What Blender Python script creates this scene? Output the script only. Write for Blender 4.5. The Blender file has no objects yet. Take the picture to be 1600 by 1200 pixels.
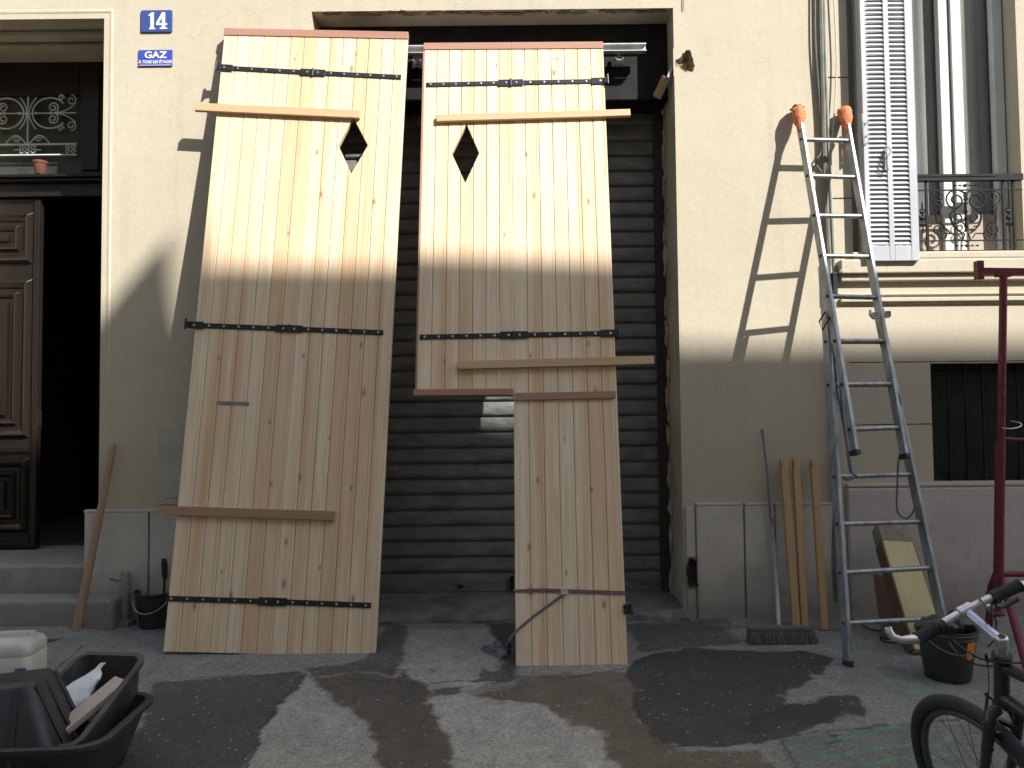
import bpy, bmesh, math, random
import numpy as np
from mathutils import Matrix, Vector
random.seed(7)
PI = math.pi
sc = bpy.context.scene

# ------------------------------------------------------------------ camera
F_PX, CAM, PITCH, ROLL = 1244.0, Vector((0, -5.55, 1.375)), math.radians(2.4), 0.010
cf = Vector((0, math.cos(PITCH), math.sin(PITCH)))
cr0 = Vector((1, 0, 0)); cu0 = cr0.cross(cf)
CR = math.cos(ROLL)*cr0 - math.sin(ROLL)*cu0
CU = math.cos(ROLL)*cu0 + math.sin(ROLL)*cr0
cam_data = bpy.data.cameras.new('camera')
cam_data.sensor_width = 36; cam_data.lens = F_PX/1600*36
cam_data.clip_start = 0.05; cam_data.clip_end = 500
cam = bpy.data.objects.new('camera', cam_data)
sc.collection.objects.link(cam)
cam.matrix_world = Matrix(((CR.x, CU.x, -cf.x, CAM.x), (CR.y, CU.y, -cf.y, CAM.y), (CR.z, CU.z, -cf.z, CAM.z), (0, 0, 0, 1)))
sc.camera = cam

# ------------------------------------------------------------------ light
SA, SB = 1.03, 1.13                      # towards the sun: (SA, -1, SB)
sund = Vector((SA, -1, SB)).normalized()
world = bpy.data.worlds.new('World'); sc.world = world; world.use_nodes = True
wn = world.node_tree.nodes; wl = world.node_tree.links
sky = wn.new('ShaderNodeTexSky'); sky.sky_type = 'NISHITA'; sky.sun_disc = False
sky.sun_elevation = math.asin(sund.z); sky.sun_rotation = math.atan2(sund.x, sund.y)
wn['Background'].inputs['Strength'].default_value = 0.14
wl.new(sky.outputs[0], wn['Background'].inputs[0])
sun_data = bpy.data.lights.new('sun', 'SUN'); sun_data.energy = 4.3; sun_data.angle = math.radians(0.53)
sun_data.color = (1, 0.985, 0.965)
sun = bpy.data.objects.new('sun', sun_data); sc.collection.objects.link(sun)
sun.rotation_euler = sund.to_track_quat('Z', 'Y').to_euler()
sun.location = (10, -10, 20)
sc.view_settings.view_transform = 'Standard'; sc.view_settings.look = 'None'
sc.view_settings.exposure = 0.96; sc.view_settings.gamma = 1.0

# ------------------------------------------------------------------ helpers
def ray(px, py): return cf + CR*((px-800)/F_PX) - CU*((py-600)/F_PX)
def at(px, py, Y=0.0):
    d = ray(px, py); return CAM + d*((Y-CAM.y)/d.y)
G0, GS = -0.015, 0.045
def zg(y): return G0 + GS*min(y, 0)
def gnd(px, py):
    d = ray(px, py); t = (GS*CAM.y+G0-CAM.z)/(d.z-GS*d.y); return CAM + d*t
W = {}
ID = Matrix.Identity(4)
class MB:
    def __init__(s): s.v = []; s.f = []; s.m = []; s.cur = 0; s.fa = []; s.tint = 0.5
    def add(s, vs, fs):
        b = len(s.v); s.v += [Vector(x) for x in vs]
        for q in fs: s.f.append([b+i for i in q]); s.m.append(s.cur); s.fa.append(s.tint)
    def box(s, x0, x1, y0, y1, z0, z1, M=None):
        vs = [Vector((x, y, z)) for z in (z0, z1) for y in (y0, y1) for x in (x0, x1)]
        if M is not None: vs = [M @ v for v in vs]
        s.add(vs, [(0, 2, 3, 1), (4, 5, 7, 6), (0, 1, 5, 4), (2, 6, 7, 3), (0, 4, 6, 2), (1, 3, 7, 5)])
        return s
    def bar(s, p0, p1, w, h, side=Vector((1, 0, 0))):
        p0 = Vector(p0); p1 = Vector(p1); d = (p1-p0); L = d.length; d.normalize()
        sx = Vector(side); sx = (sx - d*sx.dot(d)).normalized(); sy = d.cross(sx)
        M = Matrix(((sx.x, sy.x, d.x, p0.x), (sx.y, sy.y, d.y, p0.y), (sx.z, sy.z, d.z, p0.z), (0, 0, 0, 1)))
        s.box(-w/2, w/2, -h/2, h/2, 0, L, M); return s
    def tube(s, pts, r, n=8, cap=True):
        pts = [Vector(p) for p in pts]; k = len(pts)
        rs = r if isinstance(r, (list, tuple)) else [r]*k
        t = (pts[1]-pts[0]).normalized(); a = t.orthogonal().normalized(); rings = []
        for i in range(k):
            if i == 0: t2 = (pts[1]-pts[0])
            elif i == k-1: t2 = (pts[-1]-pts[-2])
            else: t2 = (pts[i+1]-pts[i-1])
            if t2.length < 1e-9: t2 = t
            t2.normalize(); a = (a - t2*a.dot(t2))
            if a.length < 1e-6: a = t2.orthogonal()
            a.normalize(); b = t2.cross(a); t = t2
            rings.append([pts[i] + (a*math.cos(2*PI*j/n)+b*math.sin(2*PI*j/n))*rs[i] for j in range(n)])
        vs = [p for rg in rings for p in rg]; fs = []
        for i in range(k-1):
            for j in range(n):
                fs.append((i*n+j, i*n+(j+1) % n, (i+1)*n+(j+1) % n, (i+1)*n+j))
        if cap: fs += [tuple(reversed(range(n))), tuple(range((k-1)*n, k*n))]
        s.add(vs, fs); return s
    def rings(s, rings, cap0=True, cap1=True):
        n = len(rings[0]); vs = [p for r in rings for p in r]; fs = []
        for i in range(len(rings)-1):
            for j in range(n): fs.append((i*n+j, i*n+(j+1) % n, (i+1)*n+(j+1) % n, (i+1)*n+j))
        if cap0: fs.append(tuple(reversed(range(n))))
        if cap1: fs.append(tuple(range((len(rings)-1)*n, len(rings)*n)))
        s.add(vs, fs); return s
    def lathe(s, prof, M=ID, n=24, cap0=True, cap1=True):
        return s.rings([[M @ Vector((r*math.cos(2*PI*j/n), r*math.sin(2*PI*j/n), z)) for j in range(n)] for r, z in prof], cap0, cap1)
    def prism(s, poly, d0, d1, M=ID):
        """poly in local XZ, extruded along local Y"""
        n = len(poly)
        a = [M @ Vector((p[0], d0, p[1])) for p in poly]; b = [M @ Vector((p[0], d1, p[1])) for p in poly]
        s.add(a+b, [tuple(range(n)), tuple(reversed(range(n, 2*n)))] + [(j, j+n, (j+1) % n+n, (j+1) % n) for j in range(n)])
        return s
    def blob(s, c, r, M=ID, n=14, k=9, rough=0.15, seed=0):
        rd = random.Random(seed); ph = [rd.uniform(0, 6) for _ in range(8)]
        R = []
        for i in range(k+1):
            th = PI*i/k; ring = []
            for j in range(n):
                p = 2*PI*j/n
                m = 1+rough*(math.sin(2*p+ph[0]+3*th)+.6*math.sin(5*p+ph[1]-4*th)+.5*math.sin(7*th+ph[2]+p*3))
                st = max(math.sin(th), 0.02)
                ring.append(M @ Vector((c[0]+r[0]*m*st*math.cos(p), c[1]+r[1]*m*st*math.sin(p), c[2]-r[2]*m*math.cos(th))))
            R.append(ring)
        return s.rings(R)
    def build(s, name, mats, parent=None, smooth=False, bev=0.0, frame=None, seg=2):
        me = bpy.data.meshes.new(name)
        if parent is not None: inv = W[parent].inverted()
        elif frame is not None: inv = frame.inverted()
        else:
            n = len(s.v); zm = min(v.z for v in s.v)
            c = Vector((sum(v.x for v in s.v)/n, sum(v.y for v in s.v)/n, zm)); frame = Matrix.Translation(c); inv = frame.inverted()
        me.from_pydata([tuple(inv @ v) for v in s.v], [], s.f)
        if not isinstance(mats, (list, tuple)): mats = [mats]
        for m in mats: me.materials.append(m)
        for p, mi in zip(me.polygons, s.m): p.material_index = mi; p.use_smooth = smooth
        at_ = me.attributes.new('tint', 'FLOAT', 'FACE')
        for i, t in enumerate(s.fa): at_.data[i].value = t
        bm = bmesh.new(); bm.from_mesh(me); bmesh.ops.recalc_face_normals(bm, faces=bm.faces); bm.to_mesh(me); bm.free()
        o = bpy.data.objects.new(name, me); sc.collection.objects.link(o)
        if parent is not None: o.parent = parent; W[o] = W[parent].copy()
        else: o.matrix_world = frame; W[o] = frame.copy()
        if bev > 0:
            b = o.modifiers.new('bevel', 'BEVEL'); b.width = bev; b.segments = seg; b.limit_method = 'ANGLE'; b.angle_limit = math.radians(35)
            b.harden_normals = False
        if smooth:
            try: me.set_sharp_from_angle(angle=math.radians(50))
            except Exception: pass
        return o
def empty(name, M):
    if not isinstance(M, Matrix): M = Matrix.Translation(Vector(M))
    o = bpy.data.objects.new(name, None); o.empty_display_size = 0.2; sc.collection.objects.link(o)
    o.matrix_world = M; W[o] = M.copy(); return o
def tag(o, label=None, cat=None, group=None, kind=None):
    for k, v in (('label', label), ('category', cat), ('group', group), ('kind', kind)):
        if v: o[k] = v
    return o
def lerp(a, b, t): return a+(b-a)*t
def P(a, b, t): return Vector(a).lerp(Vector(b), t)

# ------------------------------------------------------------------ materials
def nmat(name):
    m = bpy.data.materials.new(name); m.use_nodes = True; nt = m.node_tree
    return m, nt, nt.nodes['Principled BSDF']
def node(nt, t, **kw):
    n = nt.nodes.new(t)
    for k, v in kw.items():
        if k in n.inputs: n.inputs[k].default_value = v
        else: setattr(n, k, v)
    return n
def coords(nt, scale=(1, 1, 1), src='Object'):
    tc = node(nt, 'ShaderNodeTexCoord'); mp = node(nt, 'ShaderNodeMapping'); mp.inputs['Scale'].default_value = scale
    nt.links.new(tc.outputs[src], mp.inputs[0]); return mp.outputs[0]
def noise(nt, vec, scale, detail=6, rough=0.6, dist=0.0):
    n = node(nt, 'ShaderNodeTexNoise'); n.inputs['Scale'].default_value = scale; n.inputs['Detail'].default_value = detail
    n.inputs['Roughness'].default_value = rough; n.inputs['Distortion'].default_value = dist
    nt.links.new(vec, n.inputs['Vector']); return n.outputs['Fac']
def ramp(nt, fac, stops):
    r = node(nt, 'ShaderNodeValToRGB'); nt.links.new(fac, r.inputs[0]); e = r.color_ramp.elements
    while len(e) < len(stops): e.new(0.5)
    for el, (p, c) in zip(e, stops): el.position = p; el.color = (c, c, c, 1) if isinstance(c, (int, float)) else (*c, 1)
    return r.outputs[0]
def mix(nt, fac, a, b, mode='MIX'):
    m = node(nt, 'ShaderNodeMix'); m.data_type = 'RGBA'; m.blend_type = mode
    for sock, v in ((m.inputs[0], fac), (m.inputs[6], a), (m.inputs[7], b)):
        if isinstance(v, (int, float)): sock.default_value = v
        elif isinstance(v, (tuple, list)): sock.default_value = (*v[:3], 1)
        else: nt.links.new(v, sock)
    return m.outputs[2]
def math_(nt, op, a, b=None):
    m = node(nt, 'ShaderNodeMath'); m.operation = op
    for sock, v in ((m.inputs[0], a), (m.inputs[1], b)):
        if v is None: continue
        if isinstance(v, (int, float)): sock.default_value = v
        else: nt.links.new(v, sock)
    return m.outputs[0]
def bump(nt, bs, h, strength=0.3, dist=0.01):
    b = node(nt, 'ShaderNodeBump'); b.inputs['Strength'].default_value = strength; b.inputs['Distance'].default_value = dist
    nt.links.new(h, b.inputs['Height']); nt.links.new(b.outputs[0], bs.inputs['Normal'])
def simple(name, c1, c2=None, rough=0.6, metal=0.0, scale=8, bstr=0.15, bscale=60, bd=0.003, lo=.35, hi=.65, src='Object', stretch=(1, 1, 1)):
    m, nt, bs = nmat(name); c2 = c2 or tuple(x*.75 for x in c1)
    v = coords(nt, stretch, src); f = noise(nt, v, scale)
    nt.links.new(mix(nt, ramp(nt, f, [(lo, 0.), (hi, 1.)]), c1, c2), bs.inputs['Base Color'])
    f2 = noise(nt, v, scale*.7, 3)
    rr = node(nt, 'ShaderNodeMapRange'); nt.links.new(f2, rr.inputs[0]); rr.inputs[3].default_value = max(rough-.12, .03); rr.inputs[4].default_value = min(rough+.15, 1)
    nt.links.new(rr.outputs[0], bs.inputs['Roughness']); bs.inputs['Metallic'].default_value = metal
    if bstr > 0: bump(nt, bs, noise(nt, v, bscale, 4), bstr, bd)
    return m
def stucco_mat(name, c, dirt, seed=0):
    m, nt, bs = nmat(name); v = coords(nt); 
    big = ramp(nt, noise(nt, v, 0.9, 5, .62, .3), [(.35, 0.), (.72, 1.)])
    col = mix(nt, big, c, tuple(x*y for x, y in zip(c, (.90, .885, .86))))
    # faint vertical rain streaks
    vs = coords(nt, (6, 6, .35)); st = ramp(nt, noise(nt, vs, 1.2, 6, .6), [(.55, 0.), (.8, 1.)])
    col = mix(nt, math_(nt, 'MULTIPLY', st, .36), col, dirt)
    # scuffs / filler patches
    sp = ramp(nt, noise(nt, v, 4.5, 8, .75, .6), [(.62, 0.), (.72, 1.)])
    col = mix(nt, math_(nt, 'MULTIPLY', sp, .34), col, tuple(x*.82 for x in dirt))
    fine = ramp(nt, noise(nt, v, 45, 5, .7), [(.3, .93), (.7, 1.04)])
    col = mix(nt, 1.0, col, fine, 'MULTIPLY')
    vc = node(nt, 'ShaderNodeTexVoronoi'); vc.feature = 'DISTANCE_TO_EDGE'; vc.inputs['Scale'].default_value = .9
    wv = node(nt, 'ShaderNodeMix'); wv.data_type = 'VECTOR'; nz = node(nt, 'ShaderNodeTexNoise'); nz.inputs['Scale'].default_value = 2.5; nz.inputs['Detail'].default_value = 6; nt.links.new(v, nz.inputs['Vector'])
    wv.inputs[0].default_value = .35; nt.links.new(v, wv.inputs[4]); nt.links.new(nz.outputs['Color'], wv.inputs[5]); nt.links.new(wv.outputs[1], vc.inputs['Vector'])
    ck = math_(nt, 'MULTIPLY', ramp(nt, vc.outputs['Distance'], [(.0015, 1.), (.004, 0.)]), ramp(nt, noise(nt, v, .8, 3), [(.52, 0.), (.6, 1.)]))
    col = mix(nt, math_(nt, 'MULTIPLY', ck, .14), col, tuple(x*.5 for x in dirt))
    # damp dirt near the ground
    sx = node(nt, 'ShaderNodeSeparateXYZ'); nt.links.new(v, sx.inputs[0])
    zz = math_(nt, 'ADD', sx.outputs[2], math_(nt, 'MULTIPLY', noise(nt, v, 3, 5), .9))
    low = ramp(nt, math_(nt, 'DIVIDE', zz, 3.0), [(.36, 1.), (.62, 0.)])
    col = mix(nt, math_(nt, 'MULTIPLY', low, .18), col, dirt)
    nt.links.new(col, bs.inputs['Base Color']); bs.inputs['Roughness'].default_value = .92
    h = math_(nt, 'ADD', noise(nt, v, 130, 3, .6), math_(nt, 'MULTIPLY', noise(nt, v, 6, 5, .6), 1.6))
    bump(nt, bs, h, .35, .006); return m
def wood_mat(name, pale, warm, axis=2, knots=True, rough=.62, dark=(.30, .16, .07), tint=True, grainamt=.35, zone=.4):
    m, nt, bs = nmat(name)
    s = [26, 26, 26]; s[axis] = 1.1
    v = coords(nt, tuple(s)); v1 = coords(nt)
    g = noise(nt, v, 1.0, 5, .6, .8)
    s2 = [140, 140, 140]; s2[axis] = 3
    g2 = noise(nt, coords(nt, tuple(s2)), 1.0, 3, .5)
    gr = ramp(nt, g, [(.36, 0.), (.66, 1.)])
    base = pale
    if tint:
        a = node(nt, 'ShaderNodeAttribute'); a.attribute_name = 'tint'
        base = mix(nt, a.outputs['Fac'], pale, warm)
    col = mix(nt, math_(nt, 'MULTIPLY', gr, grainamt), base, warm)
    col = mix(nt, 1.0, col, ramp(nt, g2, [(.3, .9), (.7, 1.06)]), 'MULTIPLY')
    # large stained / heartwood zones
    s3 = [11, 11, 11]; s3[axis] = .30
    z = ramp(nt, noise(nt, coords(nt, tuple(s3)), 1.0, 3, .5), [(.5, 0.), (.75, 1.)])
    col = mix(nt, math_(nt, 'MULTIPLY', z, zone), col, warm)
    if knots:
        s4 = [5.2, 5.2, 5.2]; s4[axis] = 2.3
        vo = node(nt, 'ShaderNodeTexVoronoi'); vo.inputs['Scale'].default_value = 1.0; vo.inputs['Randomness'].default_value = 1.0; vo.voronoi_dimensions = '2D'
        sv = node(nt, 'ShaderNodeSeparateXYZ'); nt.links.new(coords(nt, tuple(s4)), sv.inputs[0]); cv = node(nt, 'ShaderNodeCombineXYZ')
        nt.links.new(sv.outputs[0], cv.inputs[0]); nt.links.new(sv.outputs[2], cv.inputs[1]); nt.links.new(cv.outputs[0], vo.inputs['Vector'])
        sz = node(nt, 'ShaderNodeSeparateColor'); nt.links.new(vo.outputs['Color'], sz.inputs[0])
        # only some cells carry a knot, each of its own size
        pick = math_(nt, 'GREATER_THAN', sz.outputs[0], .60)
        rad = math_(nt, 'ADD', math_(nt, 'MULTIPLY', sz.outputs[1], .035), .022)
        dd = math_(nt, 'DIVIDE', vo.outputs['Distance'], rad)
        kn = math_(nt, 'MULTIPLY', ramp(nt, math_(nt, 'DIVIDE', dd, 2.6), [(.25, 1.), (.42, .35), (.95, 0.)]), pick)
        col = mix(nt, math_(nt, 'MULTIPLY', kn, .85), col, dark)
    nt.links.new(col, bs.inputs['Base Color']); bs.inputs['Roughness'].default_value = rough
    bump(nt, bs, g, .12, .002); return m
M = {}
M['stucco'] = stucco_mat('cream_stucco', (.555, .487, .355), (.34, .29, .225))
M['stucco2'] = stucco_mat('ivory_stucco', (.57, .50, .375), (.35, .30, .235))
M['reveal'] = simple('reveal_plaster', (.60, .51, .37), (.44, .37, .27), .9, scale=3, bstr=.4, bscale=30, bd=.006)
M['rubble'] = simple('broken_plaster', (.42, .32, .21), (.20, .15, .10), .95, scale=14, bstr=1, bscale=22, bd=.03)
def stone_mat(name, c, c2):
    m, nt, bs = nmat(name); v = coords(nt)
    a = ramp(nt, noise(nt, v, 2.2, 7, .65, .4), [(.33, 0.), (.7, 1.)]); col = mix(nt, a, c, c2)
    sp = ramp(nt, noise(nt, v, 22, 5, .75), [(.56, 0.), (.68, 1.)]); col = mix(nt, math_(nt, 'MULTIPLY', sp, .35), col, tuple(x*.55 for x in c2))
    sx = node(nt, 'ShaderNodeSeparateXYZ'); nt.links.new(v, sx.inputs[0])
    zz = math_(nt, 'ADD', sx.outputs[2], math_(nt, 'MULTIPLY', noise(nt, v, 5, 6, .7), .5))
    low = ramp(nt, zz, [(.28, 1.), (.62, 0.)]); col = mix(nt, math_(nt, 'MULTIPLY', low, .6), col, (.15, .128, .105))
    nt.links.new(col, bs.inputs['Base Color']); bs.inputs['Roughness'].default_value = .85
    bump(nt, bs, math_(nt, 'ADD', noise(nt, v, 60, 4, .7), noise(nt, v, 9, 4)), .45, .006); return m
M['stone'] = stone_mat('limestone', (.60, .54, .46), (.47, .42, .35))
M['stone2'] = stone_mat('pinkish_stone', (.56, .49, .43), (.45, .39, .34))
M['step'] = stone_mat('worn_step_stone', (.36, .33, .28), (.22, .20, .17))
M['concrete'] = simple('threshold_concrete', (.23, .21, .18), (.10, .092, .08), .9, scale=5, bstr=.7, bscale=25, bd=.012)
M['pine'] = wood_mat('new_pine', (.84, .69, .475), (.66, .40, .20), zone=.95, grainamt=.5)
M['pine_x'] = wood_mat('pine_batten', (.64, .46, .27), (.50, .31, .15), axis=0, knots=False)
M['pine_red'] = wood_mat('reddish_batten', (.42, .25, .15), (.34, .18, .10), axis=0, knots=False)
M['pine_z'] = wood_mat('pine_stud', (.50, .32, .14), (.38, .22, .09), axis=2)
M['pine_old'] = wood_mat('formwork_yellow', (.62, .50, .24), (.52, .38, .16), axis=2, knots=False, grainamt=.3)
M['redwood'] = wood_mat('red_hardwood', (.44, .235, .155), (.34, .165, .105), axis=0, knots=False, grainamt=.5)
M['handle'] = wood_mat('handle_wood', (.40, .27, .17), (.28, .17, .10), axis=2, knots=False)
M['dooroak'] = wood_mat('dark_varnished_oak', (.022, .015, .012), (.013, .009, .007), axis=2, knots=False, rough=.27, dark=(.02, .01, .01))
M['black'] = simple('black_iron', (.018, .018, .02), (.03, .03, .032), .42, .3, bstr=.1)
M['iron'] = simple('black_cast_iron', (.009, .009, .010), (.02, .018, .016), .6, .0, bstr=.2)
M['iron'].node_tree.nodes['Principled BSDF'].inputs['Specular IOR Level'].default_value = .2
M['grille'] = simple('painted_iron', (.72, .75, .72), (.55, .58, .55), .5, .0, bstr=.1)
M['zinc'] = simple('zinc_screw', (.75, .75, .72), (.5, .5, .5), .3, .9, bstr=0)
M['alu'] = simple('weathered_aluminium', (.42, .43, .42), (.24, .245, .24), .45, .7, scale=30, bstr=.1, stretch=(1, 1, .2))
M['steelwhite'] = simple('dull_white_steel', (.62, .62, .60), (.42, .41, .38), .5, .3, scale=10)
M['slat'] = simple('grey_painted_steel', (.225, .222, .212), (.13, .128, .122), .5, .1, scale=5, bstr=.5, bscale=3.2, bd=.05, stretch=(1, 1, 2.2))
M['darkgap'] = simple('grime', (.05, .045, .04), (.05, .045, .04), .9)
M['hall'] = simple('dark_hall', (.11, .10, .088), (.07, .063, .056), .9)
M['whitepaint'] = simple('white_paint', (.485, .49, .50), (.41, .415, .43), .5, scale=3, bstr=.08, bscale=30)
M['winpaint'] = simple('window_white', (.76, .76, .70), (.66, .65, .58), .45, scale=4, bstr=.06)
M['curtain'] = simple('net_curtain', (.34, .34, .32), (.23, .227, .21), .9, scale=2.5, stretch=(6, 1, .4), bstr=.3, bscale=12, bd=.01)
M['cpanel'] = simple('beige_panel', (.50, .42, .32), (.40, .33, .26), .7, scale=4)
def glass_mat(name, tint, alpha):
    m, nt, bs = nmat(name); bs.inputs['Base Color'].default_value = (*tint, 1); bs.inputs['Roughness'].default_value = .06
    bs.inputs['Alpha'].default_value = alpha; bs.inputs['Specular IOR Level'].default_value = .6
    return m
M['glass'] = glass_mat('window_glass', (.05, .055, .05), .22)
M['dirtyglass'] = simple('dirty_glass', (.055, .06, .055), (.025, .027, .025), .35, 0, scale=6, bstr=0)
M['red'] = simple('red_enamelled_steel', (.19, .022, .03), (.10, .016, .02), .5, .2, scale=25, bstr=.15, lo=.45, hi=.7)
M['rustdark'] = simple('rusty_hole', (.02, .012, .01), (.05, .025, .015), .9)
M['blackplastic'] = simple('black_plastic', (.022, .022, .023), (.04, .039, .037), .48, scale=7, bstr=.2, bscale=35)
M['dustyplastic'] = simple('dusty_black_plastic', (.028, .028, .029), (.085, .08, .075), .6, scale=5, bstr=.3, bscale=30)
M['canplastic'] = simple('milky_plastic', (.58, .57, .46), (.46, .46, .38), .42, scale=4, bstr=.1)
M['label_blue'] = simple('blue_label', (.06, .09, .22), (.10, .12, .24), .5)
M['bag'] = simple('white_plastic_bag', (.74, .74, .72), (.52, .52, .50), .5, scale=9, bstr=.7, bscale=14, bd=.02)
M['terracotta'] = simple('terracotta', (.16, .06, .04), (.10, .04, .025), .8)
M['orange'] = simple('orange_cloth', (.72, .24, .09), (.50, .15, .06), .8, scale=16, bstr=.8, bscale=28, bd=.015)
M['orangesticker'] = simple('orange_sticker', (.75, .22, .03), (.6, .18, .03), .5, bstr=0)
M['rope'] = simple('dark_blue_rope', (.05, .07, .10), (.12, .13, .14), .85, scale=60, bstr=.6, bscale=120)
M['cable'] = simple('old_cable', (.22, .20, .16), (.13, .12, .10), .7)
M['cablegreen'] = simple('pale_green_conduit', (.36, .42, .33), (.24, .28, .22), .65)
M['cablewhite'] = simple('white_cable', (.60, .58, .50), (.5, .48, .42), .6)
M['silver'] = simple('brushed_silver', (.70, .68, .68), (.55, .53, .55), .28, .85, scale=20, bstr=0)
M['frame'] = simple('grey_bike_paint', (.075, .075, .07), (.05, .05, .045), .3, .5, bstr=0)
M['rubber'] = simple('black_rubber', (.02, .02, .02), (.035, .034, .032), .8, scale=10, bstr=.4, bscale=80)
M['rim'] = simple('dull_rim', (.14, .13, .11), (.09, .085, .075), .4, .7, bstr=0)
M['bristle'] = simple('grey_brown_bristle', (.17, .135, .12), (.09, .075, .065), .95, scale=60, stretch=(1, 1, .1), bstr=1, bscale=120, bd=.01)
M['bristletop'] = simple('broom_stock', (.13, .125, .12), (.09, .085, .08), .8)
M['whitepole'] = simple('worn_white_pole', (.42, .41, .39), (.30, .29, .27), .5)
M['greypole'] = simple('blue_grey_pole', (.16, .165, .19), (.22, .2, .19), .5, .2)
M['stained'] = simple('cement_stained_wood', (.20, .165, .13), (.30, .24, .17), .9, scale=14, bstr=.5)
M['brownside'] = wood_mat('brown_side_board', (.15, .085, .045), (.10, .055, .03), axis=2, knots=False)
M['signblue'] = simple('blue_enamel', (.045, .075, .24), (.05, .085, .27), .25, 0, bstr=.05)
M['signblue2'] = simple('bright_blue_enamel', (.05, .07, .36), (.06, .09, .40), .25, 0, bstr=.05)
M['signwhite'] = simple('white_enamel', (.78, .80, .80), (.70, .72, .74), .3, 0, bstr=0)
M['sred'] = simple('red_webbing', (.30, .11, .085), (.22, .09, .07), .8, bstr=0)
M['sblue'] = simple('blue_webbing', (.13, .14, .18), (.10, .11, .14), .8, bstr=0)
M['cabinet'] = simple('cabinet_paint', (.50, .44, .335), (.43, .375, .285), .7)
M['opp'] = stucco_mat('street_side_plaster', (.50, .46, .39), (.38, .35, .30))

# ------------------------------------------------------------------ ground
def vnoise(x, y, s, seed):
    rs = np.random.RandomState(seed); T = rs.rand(64, 64)
    x = x*s; y = y*s; xi = np.floor(x).astype(int); yi = np.floor(y).astype(int); fx = x-xi; fy = y-yi
    fx = fx*fx*(3-2*fx); fy = fy*fy*(3-2*fy)
    g = lambda a, b: T[a % 64, b % 64]
    return (g(xi, yi)*(1-fx)+g(xi+1, yi)*fx)*(1-fy)+(g(xi, yi+1)*(1-fx)+g(xi+1, yi+1)*fx)*fy
def fbm(x, y, s, seed, o=4):
    r = 0; a = .5; t = 0
    for i in range(o): r = r+a*vnoise(x, y, s*2**i, seed+i); t += a; a *= .55
    return r/t
def segdist(x, y, a, b):
    dx, dy = b[0]-a[0], b[1]-a[1]; L = dx*dx+dy*dy+1e-12
    t = np.clip(((x-a[0])*dx+(y-a[1])*dy)/L, 0, 1); return np.hypot(x-a[0]-t*dx, y-a[1]-t*dy)
def polysdf(x, y, poly):
    d = np.full(x.shape, 1e9); ins = np.zeros(x.shape, bool); n = len(poly)
    for i in range(n):
        a, b = poly[i], poly[(i+1) % n]; d = np.minimum(d, segdist(x, y, a, b))
        c = ((a[1] > y) != (b[1] > y)) & (x < (b[0]-a[0])*(y-a[1])/(b[1]-a[1]+1e-12)+a[0]); ins ^= c
    return np.where(ins, -d, d)
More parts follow.
